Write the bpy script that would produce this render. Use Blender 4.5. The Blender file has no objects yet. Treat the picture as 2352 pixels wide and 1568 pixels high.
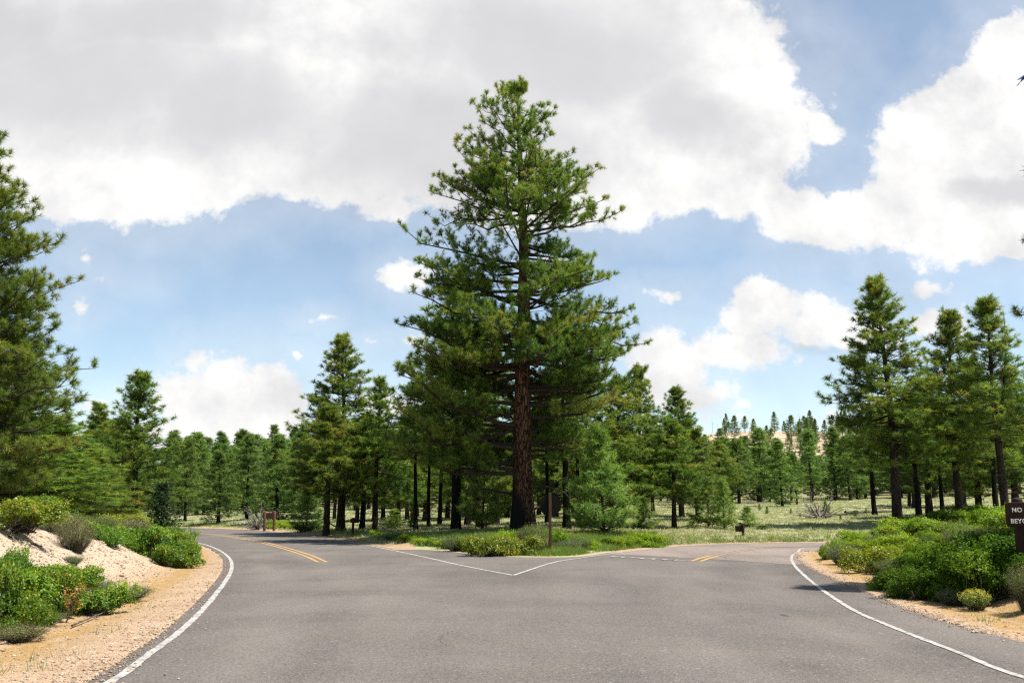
import bpy, bmesh, math, random
import numpy as np
from mathutils import Vector, Matrix

R = math.radians
sc = bpy.context.scene
COL = sc.collection

# ------------------------------------------------------------------ camera
FPX, CX, CY, HZ, CAMH = 2287.0, 1176.0, 784.0, 1160.0, 1.75   # a 35 mm lens, eye height 1.75 m
PITCH = math.atan((HZ - CY) / FPX)
cam_d = bpy.data.cameras.new("camera")
cam = bpy.data.objects.new("camera", cam_d)
COL.objects.link(cam)
cam.location = (0, 0, CAMH)
cam.rotation_euler = (math.pi / 2 + PITCH, 0, 0)
cam_d.sensor_width = 36.0
cam_d.lens = 36.0 * FPX / 2352.0
cam_d.clip_start = 0.05
cam_d.clip_end = 20000
sc.camera = cam


def ray(u, v):
    a, b = (u - CX) / FPX, -(v - CY) / FPX
    cp, sp = math.cos(PITCH), math.sin(PITCH)
    return np.array([a, cp - b * sp, sp + b * cp])


def at(u, v, D):
    """point seen at (u, v) standing D metres north of the photographer"""
    r = ray(u, v)
    return np.array([0, 0, CAMH]) + r * (D / r[1])


def gnd(u, v, z=0.0):
    r = ray(u, v)
    return np.array([0, 0, CAMH]) + r * ((z - CAMH) / r[2])


# ------------------------------------------------------------------ node helpers
class NT:
    def __init__(self, tree):
        self.t = tree
        self.n = tree.nodes
        self.l = tree.links

    def new(self, typ, **kw):
        x = self.n.new(typ)
        for k, val in kw.items():
            setattr(x, k, val)
        return x

    def put(self, sock, val):
        if isinstance(val, bpy.types.NodeSocket):
            self.l.new(val, sock)
        else:
            sock.default_value = val

    def math(self, op, a, b=None, c=None, clamp=False):
        x = self.new("ShaderNodeMath", operation=op, use_clamp=clamp)
        self.put(x.inputs[0], a)
        if b is not None:
            self.put(x.inputs[1], b)
        if c is not None:
            self.put(x.inputs[2], c)
        return x.outputs[0]

    def vmath(self, op, a, b=None, c=None):
        x = self.new("ShaderNodeVectorMath", operation=op)
        self.put(x.inputs[0], a)
        if b is not None:
            self.put(x.inputs[1], b)
        if c is not None:
            self.put(x.inputs[2], c)
        return x.outputs["Value"] if op in ("LENGTH", "DISTANCE", "DOT_PRODUCT") else x.outputs[0]

    def noise(self, vec, scale, detail=4, rough=0.55, dist=0.0, col=False):
        x = self.new("ShaderNodeTexNoise")
        self.put(x.inputs["Vector"], vec)
        x.inputs["Scale"].default_value = scale
        x.inputs["Detail"].default_value = detail
        x.inputs["Roughness"].default_value = rough
        x.inputs["Distortion"].default_value = dist
        return x.outputs["Color" if col else "Fac"]

    def voro(self, vec, scale, feature="F1", out="Distance", rnd=1.0):
        x = self.new("ShaderNodeTexVoronoi", feature=feature)
        self.put(x.inputs["Vector"], vec)
        x.inputs["Scale"].default_value = scale
        x.inputs["Randomness"].default_value = rnd
        return x.outputs[out]

    def rng(self, val, a, b, c=0.0, d=1.0, smooth=False):
        x = self.new("ShaderNodeMapRange", interpolation_type="SMOOTHSTEP" if smooth else "LINEAR")
        x.clamp = True
        self.put(x.inputs[0], val)
        for i, w in enumerate((a, b, c, d)):
            self.put(x.inputs[1 + i], w)
        return x.outputs[0]

    def mix(self, fac, a, b, mode="MIX"):
        x = self.new("ShaderNodeMix", data_type="RGBA", blend_type=mode)
        self.put(x.inputs[0], fac)
        for i, w in ((6, a), (7, b)):
            self.put(x.inputs[i], (*w, 1.0) if isinstance(w, tuple) and len(w) == 3 else w)
        return x.outputs[2]

    def attr(self, name, out="Fac"):
        return self.new("ShaderNodeAttribute", attribute_name=name).outputs[out]

    def mapping(self, vec, scale=(1, 1, 1), loc=(0, 0, 0), rot=(0, 0, 0)):
        x = self.new("ShaderNodeMapping")
        self.put(x.inputs[0], vec)
        x.inputs[1].default_value = loc
        x.inputs[2].default_value = rot
        x.inputs[3].default_value = scale
        return x.outputs[0]


# ------------------------------------------------------------------ world: sky and clouds
SUN_EL = R(64)
SUN_DIR = Vector((math.cos(SUN_EL) * 0.99, math.cos(SUN_EL) * -0.13, math.sin(SUN_EL))).normalized()
world = bpy.data.worlds.new("World")
sc.world = world
world.use_nodes = True
wt = NT(world.node_tree)
wt.n.clear()
SKY_STRENGTH = 0.096
EXPOSURE = 0.95


def q_of(u, v):
    r = ray(u, v)
    return np.array([r[0] / r[1], r[2] / r[1]])


# cloud lobes: centre and half-size in the sky (converted to directions), softness, weight
LOBES = [  # big grey bank
    (420, 130, 950, 360, 1), (1150, 180, 760, 330, 1), (250, 390, 520, 150, 1), (760, 330, 560, 170, 1),
    (1480, 300, 420, 210, 1), (1670, 150, 215, 165, 1), (1530, 440, 330, 75, 1), (1300, 420, 400, 120, 1),
    # right-hand cumulus
    (2240, 375, 235, 240, 1), (2350, 210, 185, 200, 1), (2260, 540, 270, 95, 1), (1850, 500, 150, 95, 1),
    (1880, 295, 70, 42, 1), (2040, 490, 200, 105, 1), (1760, 455, 160, 55, 1),
    # small puffs
    (880, 478, 125, 40, 1), (935, 645, 70, 42, 1), (1290, 605, 50, 26, 1), (195, 610, 42, 28, 1), (252, 652, 46, 16, 1),
    (166, 716, 44, 18, 1), (755, 744, 40, 15, 1), (870, 795, 32, 15, 1), (716, 812, 22, 13, 1), (822, 828, 30, 14, 1),
    # lower left cumulus
    (600, 920, 145, 128, 1), (468, 830, 56, 34, 1), (500, 920, 150, 92, 1), (540, 860, 70, 50, 1), (440, 1000, 200, 55, 1), (240, 938, 60, 22, 1),
    (920, 940, 90, 40, 1),
    # lower right cumulus
    (1745, 730, 100, 80, 1), (1860, 765, 200, 66, 1), (1545, 835, 140, 98, 1), (1690, 812, 160, 58, 1),
    (1615, 895, 115, 52, 1), (1975, 768, 110, 50, 1), (1830, 710, 90, 44, 1), (1545, 682, 52, 26, 1), (1700, 918, 36, 18, 1), (2125, 665, 66, 28, 1),
    (2150, 735, 75, 42, 1), (1925, 970, 70, 30, 1), (940, 800, 40, 16, 1), (1690, 945, 28, 9, 1),
]
GREYS = [(150, 170, 560, 210), (500, 230, 360, 190), (330, 40, 420, 130), (1000, 330, 500, 200), (1250, 120, 480, 230), (0, 60, 320, 160), (1560, 250, 200, 110),
         (2300, 450, 120, 40), (1860, 812, 110, 16)]


def lobe_args(u, v, ru, rv):
    c = q_of(u, v)
    return c, abs(q_of(u + ru, v)[0] - q_of(u - ru, v)[0]) / 2, abs(q_of(u, v - rv)[1] - q_of(u, v + rv)[1]) / 2


tc = wt.new("ShaderNodeTexCoord")
sep = wt.new("ShaderNodeSeparateXYZ")
wt.l.new(tc.outputs["Generated"], sep.inputs[0])
dy = wt.math("MAXIMUM", wt.math("ABSOLUTE", sep.outputs[1]), 0.08)
comb = wt.new("ShaderNodeCombineXYZ")
wt.l.new(wt.math("DIVIDE", sep.outputs[0], dy), comb.inputs[0])
wt.l.new(wt.math("DIVIDE", sep.outputs[2], dy), comb.inputs[1])
# beyond the lens' reach the same plane repeats with other weather
wt.l.new(wt.math("LESS_THAN", sep.outputs[1], 0.0), comb.inputs[2])
q = comb.outputs[0]
# warp the sky plane a little so that the lobes' outlines billow
warp = wt.vmath("SUBTRACT", wt.noise(q, 5.0, 5, 0.6, col=True), (0.5, 0.5, 0.5))
warp2 = wt.vmath("SUBTRACT", wt.noise(q, 22.0, 4, 0.6, col=True), (0.5, 0.5, 0.5))
qw = wt.vmath("ADD", wt.vmath("MULTIPLY_ADD", warp, (0.13, 0.075, 0.0), q), wt.vmath("MULTIPLY", warp2, (0.026, 0.02, 0.0)))
qf = wt.vmath("MULTIPLY", qw, (1, 1, 0.0))


def lobe_field(vec, lobes):
    f = None
    for lb in lobes:
        c, ru, rv = lobe_args(*lb[:4])
        d = wt.vmath("MULTIPLY", wt.vmath("SUBTRACT", vec, (c[0], c[1], 0)), (1 / ru, 1 / rv, 0))
        # edge distance in sky units, so small puffs have edges as crisp as large ones
        k = min(ru, rv) + 0.009
        e = wt.math("MULTIPLY", wt.math("SUBTRACT", 1.0, wt.vmath("LENGTH", d)), k)
        f = e if f is None else wt.math("MAXIMUM", f, e)
    return f


field = lobe_field(qf, LOBES)
fn = wt.noise(q, 14.0, 7, 0.62)
fn2 = wt.noise(q, 60.0, 5, 0.6)
dens = wt.math("ADD", field, wt.math("MULTIPLY", wt.math("SUBTRACT", fn, 0.53), 0.085))
dens = wt.math("ADD", dens, wt.math("MULTIPLY", wt.math("SUBTRACT", fn2, 0.5), 0.022))
mask = wt.rng(dens, -0.004, 0.015, 0, 1, True)
mask = wt.math("MULTIPLY_ADD", wt.math("SUBTRACT", 1.0, mask), 0.13, mask)   # thin high veil over all the blue
mask = wt.math("MULTIPLY", mask, wt.rng(sep.outputs[2], 0.0, 0.03))
# thin veil around the clouds
veil = wt.math("MULTIPLY", wt.rng(wt.math("ADD", field, wt.math("MULTIPLY", wt.math("SUBTRACT", wt.noise(q, 6.0, 6, 0.6), 0.5), 0.12)), -0.11, 0.02, 0, 1, True), 0.34)
mask = wt.math("MAXIMUM", mask, veil)
mask = wt.math("MULTIPLY", mask, wt.rng(sep.outputs[1], -0.15, 0.1, 0.3, 1.0))   # unseen clouds behind the camera thinned to lower ambient light from there
# grey undersides
gq = wt.vmath("MULTIPLY", wt.vmath("MULTIPLY_ADD", warp, (0.2, 0.12, 0), q), (1, 1, 0))
grey = None
for lb in GREYS:
    c, ru, rv = lobe_args(*lb)
    d = wt.vmath("LENGTH", wt.vmath("MULTIPLY", wt.vmath("SUBTRACT", gq, (c[0], c[1], 0)), (1 / ru, 1 / rv, 0)))
    g = wt.rng(d, 0.25, 1.15, 1, 0, True)
    grey = g if grey is None else wt.math("MAXIMUM", grey, g)
# billow relief: compare the noise with itself a step towards the sun
qs = wt.vmath("ADD", q, (0.018, 0.03, 0))
rel = wt.math("SUBTRACT", wt.noise(q, 11.0, 6, 0.58), wt.noise(qs, 11.0, 6, 0.58))
rel = wt.math("ADD", rel, wt.math("MULTIPLY", wt.math("SUBTRACT", fn, 0.5), 0.10))
ungrey = wt.math("SUBTRACT", 1.0, grey)
bright = wt.math("MULTIPLY_ADD", rel, wt.math("MULTIPLY_ADD", ungrey, 0.62, 0.10), wt.math("SUBTRACT", 0.985, wt.math("MULTIPLY", grey, 0.235)))
bright = wt.math("ADD", bright, wt.math("MULTIPLY", wt.math("SUBTRACT", wt.noise(q, 2.2, 2, 0.4), 0.5), 0.10))
bright = wt.rng(bright, 0.4, 1.1, 0.4, 1.05)
ccol = wt.mix(wt.rng(bright, 0.5, 0.95), (0.935, 0.926, 0.985), (1.0, 0.995, 0.985))
cb = wt.new("ShaderNodeMix", data_type="RGBA", blend_type="MULTIPLY")
cb.inputs[0].default_value = 1
wt.l.new(ccol, cb.inputs[6])
cg = wt.new("ShaderNodeCombineColor")
for i in range(3):
    wt.l.new(bright, cg.inputs[i])
wt.l.new(cg.outputs[0], cb.inputs[7])
CLOUD = 0.535
cloud_bg = wt.new("ShaderNodeBackground")
wt.l.new(cb.outputs[2], cloud_bg.inputs[0])
cloud_bg.inputs[1].default_value = CLOUD
sky = wt.new("ShaderNodeTexSky", sky_type="NISHITA")
sky.sun_disc = False
sky.sun_elevation = SUN_EL
sky.sun_rotation = math.atan2(SUN_DIR.x, SUN_DIR.y)
sky.altitude = 2400
sky.air_density = 1.0
sky.dust_density = 1.8
sky.ozone_density = 0.45
sky_bg = wt.new("ShaderNodeBackground")
wt.l.new(wt.mix(1.0, sky.outputs[0], (1.02, 1.03, 0.93), "MULTIPLY"), sky_bg.inputs[0])
sky_bg.inputs[1].default_value = SKY_STRENGTH
mixs = wt.new("ShaderNodeMixShader")
wt.l.new(mask, mixs.inputs[0])
wt.l.new(sky_bg.outputs[0], mixs.inputs[1])
wt.l.new(cloud_bg.outputs[0], mixs.inputs[2])
wo = wt.new("ShaderNodeOutputWorld")
wt.l.new(mixs.outputs[0], wo.inputs[0])
world.cycles.sampling_method = "MANUAL"
world.cycles.sample_map_resolution = 512

# ------------------------------------------------------------------ sun
sun_d = bpy.data.lights.new("sun", "SUN")
sun_d.energy = 5.0
sun_d.angle = R(0.53)
sun_d.color = (1.0, 0.955, 0.88)
sun = bpy.data.objects.new("sun", sun_d)
COL.objects.link(sun)
sun.rotation_euler = (-SUN_DIR).to_track_quat("-Z", "Y").to_euler()
sun.location = (40, 0, 60)

sc.view_settings.view_transform = "Standard"
sc.view_settings.look = "None"
sc.view_settings.exposure = EXPOSURE
sc.view_settings.gamma = 1.0
sc.view_settings.use_curve_mapping = False
sc.render.engine = "CYCLES"
sc.cycles.max_bounces = 6
sc.cycles.diffuse_bounces = 3
sc.cycles.glossy_bounces = 2
sc.cycles.transmission_bounces = 3
sc.cycles.transparent_max_bounces = 4
sc.cycles.use_denoising = False
sc.cycles.use_adaptive_sampling = False
sc.cycles.sample_clamp_indirect = 4.0
sc.cycles.filter_width = 1.3 if hasattr(sc.cycles, "filter_width") else 1.5


# ------------------------------------------------------------------ object helpers
def mesh_np(name, V, F, mat=None, smooth=False, attrs=None):
    V = np.asarray(V, dtype=np.float32).reshape(-1, 3)
    F = np.asarray(F, dtype=np.int32)
    n = F.shape[1]
    me = bpy.data.meshes.new(name)
    me.vertices.add(len(V))
    me.vertices.foreach_set("co", V.ravel())
    me.loops.add(F.size)
    me.loops.foreach_set("vertex_index", F.ravel())
    me.polygons.add(len(F))
    me.polygons.foreach_set("loop_start", np.arange(len(F), dtype=np.int32) * n)
    me.polygons.foreach_set("loop_total", np.full(len(F), n, dtype=np.int32))
    if smooth:
        me.polygons.foreach_set("use_smooth", np.ones(len(F), dtype=bool))
    for k, arr in (attrs or {}).items():
        a = me.attributes.new(k, "FLOAT", "POINT")
        a.data.foreach_set("value", np.asarray(arr, dtype=np.float32).ravel())
    me.update(calc_edges=True)
    if mat:
        me.materials.append(mat)
    return me


def tag(o, label=None, cat=None, group=None, kind=None):
    if label:
        o["label"] = label
    if cat:
        o["category"] = cat
    if group:
        o["group"] = group
    if kind:
        o["kind"] = kind
    return o


def link(name, data, parent=None, loc=None):
    o = bpy.data.objects.new(name, data)
    COL.objects.link(o)
    if parent:
        o.parent = parent
    if loc is not None:
        o.location = loc
    return o


def empty(name, loc, label, cat, group=None, rz=0.0, scale=(1, 1, 1)):
    o = link(name, None, None, loc)
    o.empty_display_size = 0.2
    o.rotation_euler = (0, 0, rz)
    o.scale = scale
    return tag(o, label, cat, group)


def bm_mesh(name, bm, mat, smooth=False):
    me = bpy.data.meshes.new(name)
    bm.normal_update()
    bm.to_mesh(me)
    bm.free()
    me.materials.append(mat)
    if smooth:
        for p in me.polygons:
            p.use_smooth = True
    return me


def bm_box(bm, c, s, rot=None, bevel=0.0):
    r = bmesh.ops.create_cube(bm, size=1.0)
    vs = r["verts"]
    m = Matrix.Translation(c) @ (rot.to_4x4() if rot else Matrix()) @ Matrix.Diagonal((*s, 1))
    bmesh.ops.transform(bm, matrix=m, verts=vs)
    if bevel:
        es = list({e for v in vs for e in v.link_edges})
        bmesh.ops.bevel(bm, geom=es, offset=bevel, segments=2, profile=0.5, affect="EDGES")


# ------------------------------------------------------------------ materials
def material(name):
    m = bpy.data.materials.new(name)
    m.use_nodes = True
    t = NT(m.node_tree)
    t.n.clear()
    out = t.new("ShaderNodeOutputMaterial")
    return m, t, out


def principled(t, out, col, rough=0.8, spec=0.3, bump=None, strength=0.3, dist=0.02):
    p = t.new("ShaderNodeBsdfPrincipled")
    t.put(p.inputs["Base Color"], (*col, 1) if isinstance(col, tuple) else col)
    t.put(p.inputs["Roughness"], rough)
    p.inputs["Specular IOR Level"].default_value = spec
    if bump is not None:
        b = t.new("ShaderNodeBump")
        b.inputs["Strength"].default_value = strength
        b.inputs["Distance"].default_value = dist
        t.l.new(bump, b.inputs["Height"])
        t.l.new(b.outputs[0], p.inputs["Normal"])
    t.l.new(p.outputs[0], out.inputs[0])
    return p


def leaf_mat(name, dark, mid, light, trans=0.35, spec=0.25, rough=0.5, dead=None):
    """thin leaves or needles: diffuse with light coming through, colour varied per clump by the tint attribute"""
    m, t, out = material(name)
    tint = t.attr("tint")
    oi = t.new("ShaderNodeObjectInfo").outputs["Random"]
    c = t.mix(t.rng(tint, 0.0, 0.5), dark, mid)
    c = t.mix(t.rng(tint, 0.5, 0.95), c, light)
    if dead:
        c = t.mix(t.rng(tint, 0.985, 0.99), c, dead)
    hs = t.new("ShaderNodeHueSaturation")
    t.l.new(t.rng(oi, 0, 1, 0.485, 0.51), hs.inputs["Hue"])
    t.l.new(t.rng(t.math("FRACT", t.math("MULTIPLY", oi, 7.3)), 0, 1, 0.82, 1.18), hs.inputs["Value"])
    t.l.new(c, hs.inputs["Color"])
    c = hs.outputs[0]
    p = t.new("ShaderNodeBsdfPrincipled")
    t.l.new(c, p.inputs["Base Color"])
    p.inputs["Roughness"].default_value = rough
    p.inputs["Specular IOR Level"].default_value = spec
    tr = t.new("ShaderNodeBsdfTranslucent")
    t.l.new(t.mix(1.0, c, (1.1, 1.2, 0.6), "MULTIPLY"), tr.inputs[0])
    mx = t.new("ShaderNodeMixShader")
    mx.inputs[0].default_value = trans
    t.l.new(p.outputs[0], mx.inputs[1])
    t.l.new(tr.outputs[0], mx.inputs[2])
    t.l.new(mx.outputs[0], out.inputs[0])
    return m


M = {}
M["needle"] = leaf_mat("pine_needles", (0.048, 0.102, 0.02), (0.118, 0.196, 0.034), (0.285, 0.335, 0.056), trans=0.45, dead=(0.30, 0.13, 0.05))
M["needle_young"] = leaf_mat("young_needles", (0.09, 0.16, 0.035), (0.17, 0.27, 0.055), (0.29, 0.37, 0.085))
M["needle_far"] = leaf_mat("far_needles", (0.055, 0.112, 0.03), (0.115, 0.20, 0.048), (0.22, 0.305, 0.075), trans=0.45)
M["juniper"] = leaf_mat("juniper_scales", (0.02, 0.05, 0.018), (0.035, 0.085, 0.028), (0.06, 0.12, 0.035), trans=0.15)
M["leaf"] = leaf_mat("shrub_leaves", (0.05, 0.12, 0.007), (0.105, 0.20, 0.011), (0.24, 0.31, 0.024), spec=0.35, rough=0.45, trans=0.4, dead=(0.35, 0.14, 0.03))
M["leaf_bright"] = leaf_mat("bright_shrub_leaves", (0.09, 0.18, 0.008), (0.195, 0.31, 0.013), (0.37, 0.44, 0.03), spec=0.2, rough=0.45, trans=0.4, dead=(0.35, 0.14, 0.03))
M["leaf_yellow"] = leaf_mat("yellowing_leaves", (0.12, 0.18, 0.010), (0.22, 0.26, 0.015), (0.42, 0.36, 0.02), spec=0.5, rough=0.4, trans=0.4, dead=(0.35, 0.12, 0.03))
M["leaf_shaded"] = leaf_mat("shaded_leaves", (0.032, 0.08, 0.004), (0.06, 0.13, 0.007), (0.12, 0.21, 0.011), spec=0.12, rough=0.6, trans=0.35)  # green darkened to stand in for a pine's shadow over the thicket
M["sage"] = leaf_mat("sage_leaves", (0.09, 0.14, 0.03), (0.155, 0.215, 0.055), (0.27, 0.31, 0.105), spec=0.15, rough=0.7)
M["twiggy"] = leaf_mat("dry_twigs", (0.12, 0.135, 0.05), (0.20, 0.21, 0.08), (0.31, 0.31, 0.13), spec=0.1, rough=0.8, trans=0.15)
M["blue_sage"] = leaf_mat("blue_sage_leaves", (0.085, 0.125, 0.055), (0.14, 0.19, 0.09), (0.24, 0.28, 0.15), spec=0.15, rough=0.7)
M["grass"] = leaf_mat("green_grass", (0.09, 0.15, 0.025), (0.19, 0.25, 0.05), (0.38, 0.37, 0.15), spec=0.2, trans=0.4)
M["meadow_tuft"] = leaf_mat("meadow_tufts", (0.25, 0.27, 0.14), (0.42, 0.43, 0.25), (0.54, 0.52, 0.33), spec=0.1, rough=0.8, trans=0.35)
M["flower"] = leaf_mat("yellow_flowers", (0.45, 0.40, 0.03), (0.6, 0.5, 0.03), (0.7, 0.55, 0.04))
M["orange_leaf"] = leaf_mat("withered_leaves", (0.25, 0.10, 0.03), (0.42, 0.19, 0.05), (0.5, 0.28, 0.08))


def bark_mat(name, hi, lo, crev, limb, scale=1.0, dark_foot=False):
    m, t, out = material(name)
    oc = t.new("ShaderNodeTexCoord").outputs["Object"]
    w = t.vmath("MULTIPLY_ADD", t.vmath("SUBTRACT", t.noise(oc, 3.0 * scale, 3, 0.5, col=True), (0.5, 0.5, 0.5)), (0.22, 0.22, 0.9), oc)
    st = t.mapping(w, (1, 1, 0.17))
    e = t.voro(st, 8.5 * scale, "DISTANCE_TO_EDGE")
    e2 = t.voro(st, 24.0 * scale, "DISTANCE_TO_EDGE")
    cellr = t.voro(st, 8.5 * scale, "F1", "Color")
    n = t.noise(t.mapping(oc, (1, 1, 0.3)), 40 * scale, 5, 0.65)
    plate = t.rng(e, 0.02, 0.16, 0, 1, True)
    pl2 = t.rng(e2, 0.0, 0.12)
    c = t.mix(t.math("MULTIPLY", cellr, 1.0), lo, hi)
    c = t.mix(t.rng(n, 0.35, 0.7), c, t.mix(0.5, c, lo))
    c = t.mix(t.math("MULTIPLY", t.math("SUBTRACT", 1.0, pl2), 0.5), c, crev)
    c = t.mix(plate, crev, c)
    if dark_foot:   # bark darkens towards the trunk's foot, most on its west side
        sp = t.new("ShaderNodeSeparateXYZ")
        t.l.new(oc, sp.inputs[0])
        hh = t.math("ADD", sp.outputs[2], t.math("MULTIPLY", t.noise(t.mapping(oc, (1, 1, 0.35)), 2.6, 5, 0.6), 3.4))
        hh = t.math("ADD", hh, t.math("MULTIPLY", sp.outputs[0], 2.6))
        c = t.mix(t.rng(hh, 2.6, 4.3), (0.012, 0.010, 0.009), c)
    c = t.mix(t.attr("stem"), limb, c)
    h = t.math("ADD", plate, t.math("MULTIPLY", n, 0.5))
    principled(t, out, c, 0.9, 0.15, h, 0.9, 0.05)
    return m


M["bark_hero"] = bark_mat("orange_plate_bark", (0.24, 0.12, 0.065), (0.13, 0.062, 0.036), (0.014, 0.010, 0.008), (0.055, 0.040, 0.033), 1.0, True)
M["bark"] = bark_mat("dark_pine_bark", (0.11, 0.075, 0.055), (0.055, 0.04, 0.033), (0.012, 0.01, 0.009), (0.075, 0.06, 0.05), 2.0)
M["bark_black"] = bark_mat("charred_bark", (0.028, 0.024, 0.022), (0.015, 0.013, 0.012), (0.006, 0.006, 0.006), (0.05, 0.042, 0.036), 2.0)
M["dead_wood"] = bark_mat("bleached_wood", (0.34, 0.30, 0.26), (0.24, 0.21, 0.185), (0.10, 0.085, 0.075), (0.34, 0.31, 0.28), 3.0)
M["stem"] = bark_mat("shrub_stems", (0.26, 0.19, 0.15), (0.2, 0.15, 0.12), (0.10, 0.07, 0.06), (0.24, 0.19, 0.155), 6.0)


M["twig"] = bark_mat("dry_grey_twigs", (0.24, 0.22, 0.15), (0.19, 0.175, 0.115), (0.1, 0.09, 0.06), (0.23, 0.21, 0.14), 6.0)


def asphalt(name, base, warm=0.0):
    m, t, out = material(name)
    pos = t.new("ShaderNodeNewGeometry").outputs["Position"]
    sp = t.noise(pos, 95, 2, 0.6)
    sp2 = t.voro(pos, 62, "F1", "Color")
    big = t.noise(pos, 0.22, 4, 0.55, 0.6)
    mid = t.noise(t.mapping(pos, (1.6, 0.28, 1), (0, 0, 0), (0, 0, -0.1)), 0.55, 4, 0.6)
    v = t.math("ADD", t.rng(sp, 0.25, 0.75, -0.34, 0.34), t.math("MULTIPLY", t.math("SUBTRACT", sp2, 0.5), 0.9))
    v = t.math("ADD", v, t.rng(t.noise(pos, 24, 3, 0.7), 0.3, 0.7, -0.2, 0.2))
    v = t.math("ADD", v, t.rng(big, 0.3, 0.7, -0.20, 0.18))
    v = t.math("ADD", v, t.rng(mid, 0.3, 0.7, -0.10, 0.12))
    v = t.math("ADD", v, t.rng(t.noise(pos, 9, 5, 0.7), 0.3, 0.7, -0.08, 0.08))
    crack = t.voro(t.vmath("MULTIPLY_ADD", t.noise(pos, 1.2, 4, 0.6, col=True), (1.2, 1.2, 0), pos), 0.16, "DISTANCE_TO_EDGE")
    cm = t.math("MULTIPLY", t.rng(crack, 0.0, 0.004, 1, 0), t.rng(t.noise(pos, 0.5, 3, 0.5), 0.55, 0.63))
    v = t.math("ADD", v, t.math("MULTIPLY", t.attr("wear"), t.rng(t.noise(pos, 0.6, 3, 0.6), 0.3, 0.7, 0.06, 0.17)))
    stain = t.rng(t.noise(pos, 1.7, 5, 0.65, 0.8), 0.60, 0.75)
    v = t.math("SUBTRACT", t.math("ADD", 1.0, v), t.math("ADD", t.math("MULTIPLY", cm, 0.35), t.math("MULTIPLY", stain, 0.12)))
    c = t.mix(1.0, base, t.mix(v, (0, 0, 0), (1, 1, 1)), "MULTIPLY")
    g = t.new("ShaderNodeCombineColor")
    for i in range(3):
        t.l.new(v, g.inputs[i])
    c = t.mix(1.0, base, g.outputs[0], "MULTIPLY")
    c = t.mix(t.rng(t.noise(pos, 0.7, 4, 0.6), 0.45, 0.75, 0, 0.25), c, t.mix(1.0, c, (1.18, 1.0, 0.86), "MULTIPLY"))
    # pale chippings among the aggregate
    chip = t.math("GREATER_THAN", t.voro(pos, 48, "F1", "Color"), 0.93)
    c = t.mix(t.math("MULTIPLY", chip, 0.6), c, (0.32, 0.29, 0.27))
    principled(t, out, c, 0.85, 0.25, t.math("ADD", sp, t.math("MULTIPLY", sp2, 0.6)), 0.55, 0.008)
    return m


M["asphalt"] = asphalt("worn_asphalt", (0.112, 0.099, 0.0885))
M["asphalt_pink"] = asphalt("reddish_asphalt", (0.182, 0.149, 0.127))


def paint(name, col, base, wear_lo, wear_hi):
    m, t, out = material(name)
    pos = t.new("ShaderNodeNewGeometry").outputs["Position"]
    n = t.math("ADD", t.math("MULTIPLY", t.noise(pos, 30, 4, 0.7), 0.5), t.math("MULTIPLY", t.noise(pos, 4.0, 4, 0.6), 0.5))
    wear = t.rng(n, wear_lo, wear_hi)
    c = t.mix(t.rng(t.noise(pos, 2.0, 3, 0.6), 0.3, 0.7), col, tuple(x * 0.82 for x in col))
    c = t.mix(wear, c, base)
    principled(t, out, c, 0.7, 0.3, t.noise(pos, 90, 2, 0.6), 0.4, 0.006)
    return m


M["white"] = paint("white_road_paint", (0.385, 0.37, 0.345), (0.13, 0.12, 0.11), 0.47, 0.64)
M["white_worn"] = paint("worn_white_paint", (0.40, 0.37, 0.345), (0.165, 0.14, 0.125), 0.44, 0.62)
M["yellow"] = paint("yellow_road_paint", (0.42, 0.25, 0.085), (0.17, 0.14, 0.11), 0.53, 0.68)
M["yellow_worn"] = paint("faded_yellow_paint", (0.33, 0.21, 0.10), (0.165, 0.135, 0.115), 0.42, 0.6)


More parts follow.
